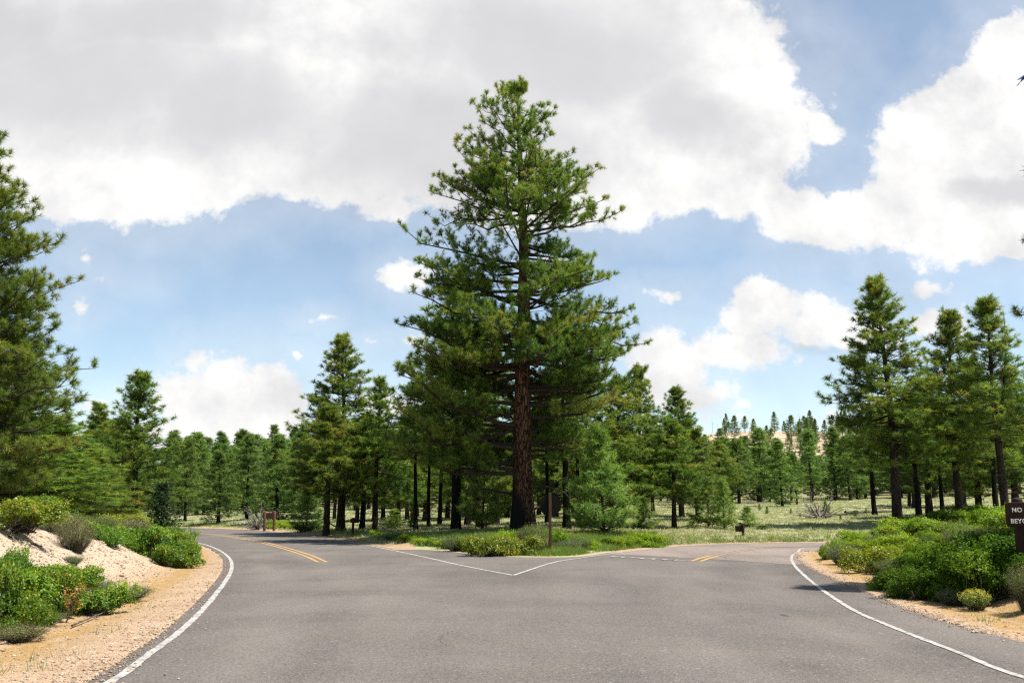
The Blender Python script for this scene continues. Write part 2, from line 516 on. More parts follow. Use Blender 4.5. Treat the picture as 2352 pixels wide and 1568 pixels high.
def terrain_mat():
    m, t, out = material("ground_cover")
    pos = t.new("ShaderNodeNewGeometry").outputs["Position"]
    bare, litter, mead, hill = t.attr("bare"), t.attr("litter"), t.attr("mead"), t.attr("hill")
    n1 = t.noise(pos, 0.8, 6, 0.6)
    n2 = t.noise(pos, 6, 6, 0.65)
    n3 = t.noise(pos, 38, 4, 0.65)
    peb = t.voro(pos, 26, "F1", "Color")
    pedge = t.voro(pos, 26, "DISTANCE_TO_EDGE")
    peb2 = t.voro(pos, 9, "F1", "Color")
    # sand and chippings
    sand = t.mix(t.rng(n1, 0.3, 0.7), (0.30, 0.20, 0.12), (0.40, 0.285, 0.185))
    sand = t.mix(t.rng(peb, 0.55, 1.0, 0, 0.65), sand, (0.55, 0.47, 0.39))
    sand = t.mix(t.rng(peb, 0.0, 0.16, 0.55, 0), sand, (0.22, 0.15, 0.10))
    sand = t.mix(t.rng(pedge, 0.0, 0.06, 0.5, 0), sand, (0.26, 0.17, 0.11))
    sand = t.mix(t.rng(n3, 0.55, 0.75, 0, 0.5), sand, (0.30, 0.20, 0.125))
    sand = t.mix(t.math("MULTIPLY", t.rng(peb2, 0.8, 0.95, 0, 0.55), t.rng(n2, 0.45, 0.6)), sand, (0.58, 0.52, 0.45))
    # pale crumbly face of the cut bank
    pale = t.attr("pale")
    sand = t.mix(t.math("MULTIPLY", pale, t.rng(n2, 0.25, 0.55, 0.35, 0.9)), sand, t.mix(t.rng(n3, 0.35, 0.65), (0.35, 0.265, 0.18), (0.46, 0.385, 0.295)))
    # fallen needles
    lit = t.mix(t.rng(n3, 0.3, 0.7), (0.24, 0.14, 0.05), (0.38, 0.25, 0.10))
    lm = t.math("MULTIPLY", litter, t.rng(t.noise(t.mapping(pos, (2.2, 0.8, 1), (0, 0, 0), (0, 0, 0.3)), 1.6, 6, 0.7), 0.37, 0.50))
    sand = t.mix(lm, sand, lit)
    # meadow: pale grey-green sage turf with greener streaks
    md = t.mix(t.rng(n2, 0.3, 0.7), (0.26, 0.255, 0.15), (0.37, 0.36, 0.235))
    md = t.mix(t.rng(t.noise(t.mapping(pos, (0.12, 0.3, 0.3)), 1.0, 5, 0.6), 0.42, 0.62), md, t.mix(t.rng(n2, 0.35, 0.65), (0.22, 0.25, 0.10), (0.32, 0.335, 0.16)))
    md = t.mix(t.rng(n1, 0.58, 0.72, 0, 0.7), md, (0.34, 0.27, 0.18))
    c = t.mix(mead, sand, md)
    # forest floor under the pines
    duff = t.mix(t.rng(n2, 0.35, 0.65), (0.15, 0.10, 0.055), (0.22, 0.17, 0.09))
    c = t.mix(t.math("MULTIPLY", t.attr("duff"), t.rng(n1, 0.35, 0.5)), c, duff)
    # bare hill
    hn = t.noise(t.mapping(pos, (0.05, 0.05, 0.16)), 1.0, 6, 0.65)
    hc = t.mix(t.rng(hn, 0.35, 0.65), (0.36, 0.265, 0.185), (0.45, 0.355, 0.26))
    hc = t.mix(t.rng(t.noise(pos, 0.09, 6, 0.7), 0.57, 0.62), hc, (0.16, 0.16, 0.075))
    hc = t.mix(t.rng(t.noise(pos, 0.3, 5, 0.7), 0.54, 0.64), hc, (0.20, 0.15, 0.10))
    hc = t.mix(t.rng(t.noise(pos, 0.16, 6, 0.7, 0.5), 0.36, 0.42, 0.8, 0), hc, (0.56, 0.48, 0.40))
    c = t.mix(hill, c, hc)
    principled(t, out, c, 0.95, 0.1, t.math("ADD", t.math("MULTIPLY", n3, 0.6), t.math("ADD", n2, t.math("MULTIPLY", pedge, 2.0))), 0.6, 0.03)
    return m


M["terrain"] = terrain_mat()


def simple(name, col, rough=0.7, spec=0.3, var=0.25, scale=(8, 8, 2)):
    m, t, out = material(name)
    oc = t.new("ShaderNodeTexCoord").outputs["Object"]
    n = t.noise(t.mapping(oc, scale), 3.0, 6, 0.65)
    c = t.mix(t.rng(n, 0.3, 0.7), tuple(x * (1 - var) for x in col), tuple(x * (1 + var) for x in col))
    principled(t, out, c, rough, spec, n, 0.35, 0.01)
    return m


M["sign_brown"] = simple("brown_stained_wood", (0.026, 0.013, 0.010), 0.7, 0.15, 0.3, (6, 6, 1.2))
M["sign_red_brown"] = simple("red_brown_wood", (0.12, 0.055, 0.036), 0.65, 0.3, 0.3, (6, 6, 1.2))
M["post_brown"] = simple("brown_sign_post", (0.095, 0.048, 0.036), 0.7, 0.15, 0.25, (9, 9, 1))
M["sign_back"] = simple("dark_sign_back", (0.012, 0.012, 0.008), 0.9, 0.04, 0.15)
M["sign_face"] = simple("red_sign_face", (0.45, 0.02, 0.02), 0.4, 0.5, 0.05)
M["letter"] = simple("white_letter_paint", (0.72, 0.71, 0.68), 0.6, 0.3, 0.05)
M["steel"] = simple("bolt_steel", (0.4, 0.4, 0.4), 0.4, 0.5, 0.1)
M["stone"] = None


def stone_mat():
    m, t, out = material("gravel_stone")
    tint = t.attr("tint")
    c = t.mix(t.rng(tint, 0, 0.5), (0.19, 0.12, 0.075), (0.33, 0.245, 0.17))
    c = t.mix(t.rng(tint, 0.5, 1), c, (0.47, 0.39, 0.31))
    principled(t, out, c, 0.9, 0.2)
    return m


M["stone"] = stone_mat()
M["bird_blue"] = simple("blue_feathers", (0.02, 0.05, 0.22), 0.5, 0.3, 0.2)
M["bird_grey"] = simple("grey_feathers", (0.12, 0.12, 0.14), 0.6, 0.3, 0.2)
M["beak"] = simple("dark_beak", (0.03, 0.03, 0.03), 0.4, 0.4, 0.1)


# ------------------------------------------------------------------ road geometry
def catmull(P, n=10):
    P = np.asarray(P, float)
    out = []
    Q = np.vstack([2 * P[0] - P[1], P, 2 * P[-1] - P[-2]])
    for i in range(1, len(Q) - 2):
        p0, p1, p2, p3 = Q[i - 1], Q[i], Q[i + 1], Q[i + 2]
        for k in range(n):
            s = k / n
            out.append(0.5 * (2 * p1 + (p2 - p0) * s + (2 * p0 - 5 * p1 + 4 * p2 - p3) * s * s + (3 * p1 - p0 - 3 * p2 + p3) * s ** 3))
    out.append(P[-1])
    return np.array(out)


def offset(P, d):
    T = np.gradient(P, axis=0)
    T /= np.linalg.norm(T, axis=1)[:, None] + 1e-9
    return P + np.stack([-T[:, 1], T[:, 0]], 1) * d     # positive: to the left of travel


def px(lst):
    return [gnd(u, v)[:2] for u, v in lst]


left_line = catmull([(-3.3, -8), (-3.35, -2), (-3.45, 3), (-3.75, 7)] + px([(250, 1568), (345, 1500), (430, 1435), (495, 1365), (530, 1312), (528, 1283), (503, 1263), (470, 1250), (430, 1242)]) + [(-20.5, 58), (-27, 68), (-42, 83), (-80, 106)])
right_line = catmull([(6.0, -8), (5.75, 0), (5.5, 6)] + px([(2352, 1556), (2200, 1498), (2050, 1440), (1950, 1395), (1870, 1340), (1828, 1302), (1818, 1280), (1832, 1267), (1862, 1257.5)]) + [(15.5, 42), (21, 41.5), (32, 38.5), (70, 24)])
isl_left = catmull(px([(1180, 1321), (1060, 1298), (980, 1280), (900, 1263), (840, 1251), (750, 1236), (650, 1223), (555, 1216)]) + [(-25.5, 80), (-40, 95), (-80, 119)])
isl_right = catmull(px([(1180, 1321), (1270, 1292), (1330, 1282), (1390, 1273), (1480, 1262), (1560, 1254.5), (1640, 1250), (1790, 1246.5)]) + [(20, 48.2), (32, 45.2), (70, 31)])
left_asph = offset(left_line, 0.24)
right_asph = catmull([(7.4, -8), (7.2, 0), (7.0, 8)] + px([(2277, 1456), (2123, 1412), (2035, 1379), (1938, 1339), (1870, 1309), (1838, 1290), (1833, 1277), (1846, 1266)]) + [(15.5, 41.2), (21, 40.9), (32, 37.9), (70, 23.4)])
nose = px([(980, 1262), (1080, 1271), (1176, 1278), (1323, 1278), (1400, 1268)])
isl_l_asph = offset(isl_left, -0.22)
isl_r_asph = offset(isl_right, 0.22)
kl = next(i for i, p in enumerate(isl_l_asph) if p[1] > nose[0][1] + 0.2)
kr = next(i for i, p in enumerate(isl_r_asph) if p[1] > nose[-1][1] + 0.2)
isl_asph = np.vstack([isl_l_asph[kl:][::-1], catmull([isl_l_asph[kl]] + nose + [isl_r_asph[kr]], 6)[1:-1], isl_r_asph[kr:]])
ROAD_POLY = np.vstack([left_asph, isl_asph, right_asph[::-1]])


def dist_poly(P, poly):
    best = np.full(len(P), 1e9)
    A, B = poly[:-1], poly[1:]
    for a, b in zip(A, B):
        ab = b - a
        t = np.clip(((P - a) @ ab) / (ab @ ab + 1e-12), 0, 1)
        d = np.hypot(P[:, 0] - a[0] - t * ab[0], P[:, 1] - a[1] - t * ab[1])
        np.minimum(best, d, out=best)
    return best


def inside(P, poly):
    c = np.zeros(len(P), bool)
    x, y = P[:, 0], P[:, 1]
    j = len(poly) - 1
    for i in range(len(poly)):
        xi, yi = poly[i]
        xj, yj = poly[j]
        if yi != yj:
            c ^= ((yi > y) != (yj > y)) & (x < (xj - xi) * (y - yi) / (yj - yi) + xi)
        j = i
    return c


def sm(x):
    x = np.clip(x, 0, 1)
    return x * x * (3 - 2 * x)


_wr = np.random.RandomState(5)
_waves = [(_wr.uniform(0, 2 * math.pi), _wr.uniform(0, 6.3)) for _ in range(60)]


def wavy(x, y, wl, k0=0, n=7):
    """smooth bumpy noise in about -1..1 with wavelength wl"""
    s = 0
    for a, ph in _waves[k0:k0 + n]:
        w = 2 * math.pi / (wl * (0.7 + 0.6 * ((ph * 7.7) % 1)))
        s = s + np.sin((x * math.cos(a) + y * math.sin(a)) * w + ph)
    return s / n * 1.6


def terrain(x, y, full=False):
    x, y = np.atleast_1d(np.asarray(x, float)), np.atleast_1d(np.asarray(y, float))
    P = np.stack([x, y], 1)
    dL, dR, dI = (dist_poly(P, c) for c in (left_asph[::2], right_asph[::2], isl_asph[::2]))
    ins = inside(P, ROAD_POLY)
    d = np.minimum(np.minimum(dL, dR), dI)
    L = (dL <= dR) & (dL <= dI) & ~ins
    Rr = (dR < dL) & (dR <= dI) & ~ins
    I = ~(L | Rr | ins)
    z = np.zeros_like(x)
    edge = 0.012 * wavy(x, y, 0.5, 0) + 0.012 * wavy(x, y, 0.23, 7) + 0.008
    # left cut bank
    sh = np.interp(y, [8, 27, 38], [1.75, 1.25, 0.8])
    hb = np.interp(y, [4, 18, 24, 40, 55], [1.55, 1.55, 1.2, 0.6, 0.3])
    zl = hb * sm((d - sh) / (2.2 + 0.7 * hb)) + 0.055 * np.clip(d - 4, 0, 16) - 0.03 * np.exp(-((d - sh * 0.8) / 0.5) ** 2)
    zl += (0.045 * wavy(x, y, 1.6, 14) + 0.035 * wavy(x, y, 0.6, 21) + 0.016 * wavy(x, y, 0.25, 3)) * sm((d - sh * 0.7) / 1.2)
    # right bank
    hr = np.interp(y, [4, 14, 24, 34, 42], [0.9, 0.85, 0.75, 0.4, 0.15])
    zr = hr * sm((d - 0.9) / 3.2) + 0.05 * np.clip(d - 3, 0, 16) * sm((40 - y) / 12)
    zr += (0.06 * wavy(x, y, 1.7, 28) + 0.02 * wavy(x, y, 0.5, 5)) * sm((d - 0.5) / 1.0)
    # island, meadow and far slopes
    zi = 0.30 * sm((d - 0.3) / 4.0) + (0.033 + 0.045 * sm((-x - 12) / 14) * sm((130 - y) / 60)) * np.clip(d - 3.5, 0, 130) + 0.05 * wavy(x, y, 3.5, 35) * sm(d / 3)
    far = sm((y - 130) / 330)
    zi = zi + 9.0 * far + 0.5 * wavy(x, y, 60, 42) * sm((y - 90) / 60)
    zi = zi + 17.0 * np.exp(-np.abs((x - 98) / 80) ** 3.0) * sm((y - 165) / 225)
    z = np.where(L, zl, np.where(Rr, zr, zi)) + edge * sm(1 - (d - 0.0) / 0.6) + 0.004
    z = np.where(ins, -0.06, z)
    z = np.where(~ins & (d < 0.05), np.minimum(z, edge + 0.002), z)
    if not full:
        return z
    return z, d, L, Rr, I, ins, sh


def zat(x, y):
    return float(terrain([x], [y])[0])


def hit(u, v):
    """where the line of sight through (u, v) meets the ground"""
    r = ray(u, v)
    ys = np.concatenate([np.arange(5, 60, 0.1), np.arange(60, 300, 0.5)])
    p = np.array([0, 0, CAMH])[None] + r[None] * (ys / r[1])[:, None]
    z = np.maximum(terrain(p[:, 0], p[:, 1]), 0)
    k = np.argmax(p[:, 2] <= z)
    return np.array([p[k, 0], p[k, 1], z[k]])


# ------------------------------------------------------------------ ground sheet
def build_ground():
    front = np.radians(np.arange(-33, 33.01, 0.105))
    side = np.radians(33) + (np.pi - np.radians(33)) * np.linspace(0, 1, 46)[1:] ** 1.1
    ang = np.concatenate([-side[::-1][1:], front, side[:-1]])
    ang = np.sort(np.concatenate([ang, [np.pi]]))
    rad = np.concatenate([[0.6, 1.5, 2.5, 3.4], np.exp(np.arange(math.log(4.2), math.log(520), 0.0115)), np.geomspace(540, 6000, 22)])
    A, Rd = np.meshgrid(ang, rad)
    x, y = (Rd * np.sin(A)).ravel(), (Rd * np.cos(A)).ravel()
    z, d, L, Rr, I, ins, sh = terrain(x, y, True)
    behind = y < -8
    na, nr = len(ang), len(rad)
    i = np.arange(nr - 1)[:, None] * na
    j = np.arange(na)[None]
    jn = (j + 1) % na
    F = np.stack([i + j, i + na + j, i + na + jn, i + jn], -1).reshape(-1, 4)[:, ::-1]
    V = np.stack([x, y, z], 1)
    V = np.vstack([V, [[0, 0, -0.06]]])
    # centre fan as quads collapsed into a small ring is avoided: start ring is tiny and lies under the road
    wob = wavy(x, y, 1.3, 12) + 0.6 * wavy(x, y, 0.5, 25)
    gi = sm((d - np.where(x < -2, 1.25, 0.55) - 0.3 * wob) / 0.7)                           # island and far verges go green after a strip of dirt
    isl_nose = sm((y - 30) / 3) * 0 + np.where((np.abs(x) < 4) & (y < 48), 1.0, 0.0)
    mead = np.where(I, np.maximum(gi, isl_nose * sm(d / 0.3)), 0.0)
    mead = np.where(Rr & (y > 36) & (d > 2.5), 0.7, mead)
    mead = np.where(Rr, np.maximum(mead, 0.75 * sm((d - 5) / 3)), mead)
    mead = np.where(L, 0.8 * sm((d - 7) / 4), mead)
    litter = np.where(L, np.exp(-((d - sh * 0.85) / 0.45) ** 2), 0) + np.where(Rr, sm((d - 0.15) / 0.5) * 0.9, 0) + np.where(I, 0.3, 0)
    pale = np.where(L, sm((d - sh - 0.2) / 1.2), 0)
    duff = np.where(I, np.exp(-((x + 1) / 13) ** 4) * np.exp(-((y - 55) / 9) ** 4), 0)
    duff = np.maximum(duff, np.where(I, sm((y - 95) / 40) * 0.55, 0))
    hill = sm((y - 190 + 18 * wavy(x, y, 40, 9)) / 60) * np.exp(-np.abs((x - 103) / 88) ** 4)
    pad = lambda a: np.append(a, 0.0)
    me = mesh_np("ground", V, F, M["terrain"], True, dict(bare=pad(1 - mead), litter=pad(np.clip(litter, 0, 1)), mead=pad(mead), pale=pad(pale), duff=pad(duff), hill=pad(hill)))
    tag(link("ground", me), kind="structure")


build_ground()


def flat_poly(name, poly, z, mat, worn=False):
    bm = bmesh.new()
    vs = [bm.verts.new((p[0], p[1], z)) for p in poly]
    f = bm.faces.new(vs)
    bmesh.ops.triangulate(bm, faces=[f])
    bm.normal_update()
    for f in bm.faces:
        if f.normal.z < 0:
            f.normal_flip()
    if worn:
        for _ in range(9):
            es = [e for e in bm.edges if e.calc_length() > (0.9 if min(v.co.y for v in e.verts) < 40 else 2.5)]
            if not es:
                break
            bmesh.ops.subdivide_edges(bm, edges=es, cuts=1)
            bmesh.ops.triangulate(bm, faces=[f for f in bm.faces if len(f.verts) > 3])
    me = bm_mesh(name, bm, mat)
    if worn:
        P = np.array([v.co[:2] for v in me.vertices])
        w = np.zeros(len(P))
        for c in (left_line, right_line):
            d = dist_poly(P, c)
            fade = 1 - sm((d - 3.2) / 1.5)
            w += fade * (np.exp(-((d - 1.05) / 0.42) ** 2) + np.exp(-((d - 2.7) / 0.45) ** 2)) - 1.1 * np.exp(-((d - 0.15) / 0.45) ** 2) - 0.5 * fade * np.exp(-((d - 1.9) / 0.35) ** 2)
        a = me.attributes.new("wear", "FLOAT", "POINT")
        a.data.foreach_set("value", w.astype(np.float32))
    return tag(link(name, me), kind="structure")


flat_poly("road", ROAD_POLY, 0.0, M["asphalt"], True)
# the older reddish surface of the right-hand road starts at a joint beyond the stop line
seam = px([(1395, 1271.5), (1500, 1277), (1640, 1284), (1730, 1290), (1818, 1296)])
ra = right_asph
k0 = next(i for i, p in enumerate(ra) if p[1] > seam[-1][1] and p[1] > 20)
ka = next(i for i, p in enumerate(isl_r_asph) if p[1] > seam[0][1])
flat_poly("side_road", np.vstack([catmull(seam, 6), ra[k0:] , isl_r_asph[ka:][::-1]]), 0.004, M["asphalt_pink"])


def ribbon(name, P, w, z, mat, jitter=0.006, seed=0):
    rs = np.random.RandomState(seed)
    # dense resample so that the paint's edge can be slightly uneven
    seg = np.hypot(*np.diff(P, axis=0).T)
    s = np.concatenate([[0], np.cumsum(seg)])
    n = max(4, int(min(s[-1] / 0.12, 900)))
    t = np.linspace(0, s[-1], n)
    Q = np.stack([np.interp(t, s, P[:, k]) for k in (0, 1)], 1)
    A, B = offset(Q, w / 2), offset(Q, -w / 2)
    A += rs.normal(0, jitter, A.shape)
    B += rs.normal(0, jitter, B.shape)
    V = np.concatenate([np.c_[A, np.full(n, z)], np.c_[B, np.full(n, z)]])
    i = np.arange(n - 1)
    F = np.stack([i, n + i, n + i + 1, i + 1], 1)
    return tag(link(name, mesh_np(name, V, F, mat)), kind="structure")


ribbon("white_edge_line", left_line, 0.105, 0.006, M["white"], seed=1)
kk = next(i for i, p in enumerate(right_line) if p[1] > 31.5)
ribbon("white_edge_line", right_line[:kk], 0.092, 0.008, M["white"], seed=2)
ribbon("white_edge_line", right_line[kk - 1:], 0.10, 0.0085, M["white_worn"], seed=3)
ribbon("white_edge_line", isl_left, 0.105, 0.006, M["white"], seed=4)
ribbon("white_edge_line", isl_right, 0.105, 0.0105, M["white"], seed=5)
yl = catmull(px([(741, 1290.5), (700, 1273), (640, 1254.5), (580, 1240.5), (520, 1231), (470, 1225.5), (435, 1223)]) + [(-28, 75), (-42, 90), (-80, 112)])
for s_ in (-0.13, 0.13):
    ribbon("yellow_center_line", offset(yl, s_), 0.11, 0.006, M["yellow"], seed=6)
yr = catmull(px([(1598, 1289), (1620, 1281.5), (1640, 1276.5)]))
yr2 = catmull(px([(1640, 1276.5), (1680, 1268), (1730, 1261), (1800, 1256)]) + [(19, 45)])
for s_ in (-0.15, 0.15):
    ribbon("yellow_center_line", offset(yr, s_), 0.13, 0.0105, M["yellow"], seed=7)
    ribbon("yellow_center_line", offset(yr2, s_), 0.12, 0.0105, M["yellow_worn"], seed=8)
ribbon("stop_line", catmull(px([(1382, 1276), (1480, 1281.5), (1590, 1288.5)])), 0.09, 0.0125, M["white"], seed=9)
for uu in (1402, 1427, 1447, 1472, 1496, 1521, 1543):
    vv = 1276 + (uu - 1382) * 0.057
    ribbon("stop_line_remnant", np.array(px([(uu, vv + 1.2), (uu + 11, vv + 1.4)])), 0.55, 0.0145, M["white_worn"], 0.03, seed=uu)


# ------------------------------------------------------------------ wood and foliage builders
def norm(a):
    return a / (np.linalg.norm(a, axis=-1, keepdims=True) + 1e-9)


def frusta(P0, P1, r0, r1, n):
    P0, P1 = np.asarray(P0, float), np.asarray(P1, float)
    N = len(P0)
    d = norm(P1 - P0)
    ref = np.where(np.abs(d[:, 2:3]) > 0.9, [[1.0, 0, 0]], [[0, 0, 1.0]])
    a = norm(np.cross(d, ref))
    b = np.cross(d, a)
    th = np.arange(n) * 2 * math.pi / n
    ring = a[:, None] * np.cos(th)[None, :, None] + b[:, None] * np.sin(th)[None, :, None]
    V = np.concatenate([P0[:, None] + ring * np.asarray(r0)[:, None, None], P1[:, None] + ring * np.asarray(r1)[:, None, None]], 1).reshape(-1, 3)
    k = np.arange(n)
    f = np.stack([k, (k + 1) % n, n + (k + 1) % n, n + k], 1)
    F = (np.arange(N) * 2 * n)[:, None, None] + f[None]
    return V, F.reshape(-1, 4)


def tube(P, r, n, wob=None):
    P = np.asarray(P, float)
    T = norm(np.gradient(P, axis=0))
    ref = np.array([1.0, 0, 0]) if abs(T[0, 2]) > 0.7 else np.array([0, 0, 1.0])
    a = norm(np.cross(T, ref))
    b = np.cross(T, a)
    th = np.arange(n) * 2 * math.pi / n
    rr = np.asarray(r)[:, None] * (np.ones((len(P), n)) if wob is None else wob)
    V = (P[:, None] + (a[:, None] * np.cos(th)[None, :, None] + b[:, None] * np.sin(th)[None, :, None]) * rr[..., None]).reshape(-1, 3)
    i = np.arange(len(P) - 1)[:, None] * n
    k = np.arange(n)[None]
    F = np.stack([i + k, i + (k + 1) % n, i + n + (k + 1) % n, i + n + k], -1).reshape(-1, 4)
    return V, F


class Wood:
    def __init__(self):
        self.V, self.F, self.S, self.n = [], [], [], 0

    def add(self, VF, stem):
        V, F = VF
        self.V.append(V)
        self.F.append(F + self.n)
        self.S.append(np.full(len(V), float(stem)))
        self.n += len(V)

    def mesh(self, name, mat):
        return mesh_np(name, np.vstack(self.V), np.vstack(self.F), mat, True, dict(stem=np.concatenate(self.S)))


def needles(rs, pos, ax, L, m, w, tint, spread=(12, 98)):
    """tufts of thin needles: m triangles round each twig end"""
    N = len(pos)
    a = norm(ax)[:, None]
    rnd = norm(rs.normal(size=(N, m, 3)))
    perp = norm(rnd - (rnd * a).sum(-1, keepdims=True) * a)
    th = np.radians(rs.uniform(spread[0], spread[1], (N, m, 1)))
    d = a * np.cos(th) + perp * np.sin(th)
    Ls = np.asarray(L).reshape(-1, 1, 1) * rs.uniform(0.75, 1.1, (N, m, 1))
    base = pos[:, None] - a * Ls * rs.uniform(0.0, 0.75, (N, m, 1))
    side = norm(np.cross(d, rs.normal(size=(N, m, 3)))) * (w * 0.5) * (Ls / np.mean(Ls))
    V = np.stack([base - side, base + side, base + d * Ls], 2).reshape(-1, 3)
    F = np.arange(len(V)).reshape(-1, 3)
    T = np.repeat(np.clip(np.asarray(tint)[:, None] + rs.normal(0, 0.07, (N, m)) * (np.asarray(tint)[:, None] < 0.98), 0, 1).ravel(), 3)
    return V, F, T


RAW = {}


def pine(name, seed, H, prof, trunk_r, whorl_gap, per, tuft=0.26, m=18, nw=0.02, n2d=4.2, twigs=5, droop=-0.28, rise=0.75,
         bark="bark", mat="needle", trunk_top=0.97, sides=14, bare=0, inner=0.32, brown=0.006, ew=False, even=False, vsd=0.3, layer=0.35, clear=0.0, fork=False, tw_r=0.006, flat=0.35, lean=0.0):
    """prof(h) -> (reach west, reach east) of the crown at height h; returns trunk mesh, crown mesh, half width"""
    rs = np.random.RandomState(seed)
    W = Wood()
    nz = 26 if sides > 12 else 14
    hz = np.linspace(-0.25, H * trunk_top, nz)
    fr = np.clip(hz / H, 0, 1)
    cx = lean * fr ** 1.5 * H + 0.10 * trunk_r * np.sin(fr * 9 + seed) + 0.008 * H * np.sin(fr * 4 + seed * 1.7) * fr
    cy = 0.008 * H * np.cos(fr * 5 + seed) * fr
    C = np.stack([cx, cy, hz], 1)
    tr = trunk_r * ((1 - fr) ** 0.85 * 0.93 + 0.035) * (1 + 0.35 * np.exp(-np.clip(hz, 0, 99) / (trunk_r * 1.6)))
    wob = 1 + 0.05 * rs.normal(size=(nz, sides)) * (1 if sides > 12 else 0.5)
    W.add(tube(C, tr, sides, wob), 1)
    axis = lambda h: np.array([np.interp(h, hz, cx), np.interp(h, hz, cy), h])
    rad = lambda h: float(np.interp(h, hz, tr))
    lo, hi = prof.lo, prof.hi
    P_, A_, L_, T_ = [], [], [], []

    def limb(h_tip, az, L, frac, dead=False):
        # frac: 0 at crown base, 1 at top
        a = droop + (rise - droop) * frac ** 1.8 + rs.normal(0, 0.17)
        up = 0.30 * (1 - 0.6 * frac)
        h0 = h_tip - L * (a + up) * 0.75
        h0 = min(max(h0, 0.35 if dead else lo * 0.75), H * 0.985)
        o = axis(h0)
        dh = np.array([math.cos(az), math.sin(az), 0])
        sd = np.array([-dh[1], dh[0], 0])
        t = np.linspace(0, 1, 7)
        bend = rs.normal(0, 0.2)
        kink = rs.normal(0, 0.04, (7, 3)) * L
        kink[0] = 0
        p = o + dh * (L * t)[:, None] + sd * (bend * L * t * t)[:, None] + np.array([0, 0, 1]) * (L * (a * t + up * t * t))[:, None] + kink * t[:, None]
        r0 = min(rad(h0) * 0.34, 0.010 + 0.0145 * L ** 1.1)
        W.add(tube(p, r0 * (1 - t * 0.86) + 0.003, 6 if sides > 12 else 4), 0)
        return p, t, dh, sd

    h = lo
    while h < hi:
        frac = (h - lo) / (hi - lo)
        wl, we = prof(h)
        az0 = rs.uniform(0, 6.28)
        for k in range(per - 1 if even and 0.5 < frac < 0.93 else per if frac < 0.93 else per + 1):
            az = az0 + k * 6.283 / per + rs.normal(0, 0.3)
            if ew and k < 2:
                az = math.pi * k + rs.normal(0, 0.3)
            elif ew and k == 2:
                az = -math.pi / 2 + rs.normal(0, 0.5)
            elif even and k == 3:
                az = (0 if rs.rand() < 0.5 else math.pi) + rs.normal(0, 0.6)
            if h < clear and math.sin(az) < -0.55:      # the trunk's foot is seen free of boughs from the road
                az = -az
            c = math.cos(az)
            reach = wl + (we - wl) * (0.5 + 0.5 * c)
            L = reach * (rs.uniform(0.86, 1.1) if ew and k < 2 else rs.uniform(0.74, 1.12)) * (1 if rs.rand() > 0.15 else 0.6)
            if L < 0.15:
                L = 0.15
            hh = h + rs.normal(0, whorl_gap * (0.22 if even else 0.5))
            p, t, dh, sd = limb(hh, az, L, frac)
            n2 = max(3, int(L * n2d + rs.rand()))
            s = np.linspace(inner, 0.98, n2) + rs.normal(0, 0.02, n2)
            if L < 0.8:
                s = np.linspace(0.1, 0.98, n2)
            s = np.clip(s, 0.05, 1)
            b = np.stack([np.interp(s, t, p[:, q_]) for q_ in range(3)], 1)
            td = norm(p[-1] - p[-3])
            sg = np.where(np.arange(n2) % 2 == 0, 1.0, -1.0)
            upw = rs.normal(0.2 + 0.2 * frac, vsd, n2)
            dirs = norm(td[None] * rs.uniform(0.4, 1.0, (n2, 1)) + sd[None] * (sg * rs.uniform(0.4, 1.15, n2))[:, None] + np.array([0, 0, 1.0])[None] * upw[:, None])
            l2 = (0.22 + 0.40 * L * (1.08 - s) * rs.uniform(0.6, 1.2, n2)) * (0.7 + 0.3 * rs.rand(n2))
            l2 = np.minimum(l2, 1.7)
            mid2 = b + dirs * (l2 * 0.55)[:, None]
            e = mid2 + norm(dirs + np.array([0, 0, 0.45]) + rs.normal(0, 0.15, (n2, 3))) * (l2 * 0.45)[:, None]
            W.add(frusta(b, mid2, 0.006 + 0.009 * l2, 0.004 + 0.005 * l2, 3), 0)
            W.add(frusta(mid2, e, 0.004 + 0.005 * l2, np.full(n2, tw_r * 0.6), 3), 0)
            # twigs gathered into a puff round the end of each side branch
            nt = np.maximum(2, np.round(twigs * np.clip(l2 / 0.8, 0.35, 1.5))).astype(int)
            idx = np.repeat(np.arange(n2), nt)
            within = np.concatenate([np.arange(q_) for q_ in nt])
            f = 0.35 + 0.67 * rs.rand(len(idx)) ** 0.8
            tb = np.where((f < 0.55)[:, None], b[idx] + (mid2 - b)[idx] * (f / 0.55)[:, None], mid2[idx] + (e - mid2)[idx] * ((f - 0.55) / 0.45)[:, None])
            D = dirs[idx]
            td2 = norm(D * 0.6 + rs.normal(0, 0.62, (len(idx), 3)) + np.array([0, 0, flat])[None])
            tl = rs.uniform(0.10, 0.42, len(idx)) * (tuft / 0.26) * np.clip(l2[idx] / 0.7, 0.6, 1.1)
            te = tb + td2 * tl[:, None]
            W.add(frusta(tb, te, np.full(len(idx), tw_r * 0.8), np.full(len(idx), tw_r * 0.5), 3), 0)
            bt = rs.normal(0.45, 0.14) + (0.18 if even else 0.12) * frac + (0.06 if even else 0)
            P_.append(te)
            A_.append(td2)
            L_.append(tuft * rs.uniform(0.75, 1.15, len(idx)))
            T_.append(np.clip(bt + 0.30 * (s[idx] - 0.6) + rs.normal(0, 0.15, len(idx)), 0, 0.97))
            P_.append(e)
            A_.append(norm(dirs + np.array([0, 0, flat * 0.6])))
            L_.append(np.full(n2, tuft))
            tt = np.clip(bt + 0.1 + rs.normal(0, 0.15, n2), 0, 0.97)
            if rs.rand() < brown * 6:
                tt = np.where(rs.rand(n2) < 0.3, 1.0, tt)
            T_.append(tt)
        h += whorl_gap * rs.uniform(1 - layer, 1 + layer) * (0.8 if even else 0.55 + 0.6 * (1 - frac))
    # leader
    lt = np.array([axis(H * x) for x in (0.93, 0.96, 0.985, 1.0)])
    P_.append(lt)
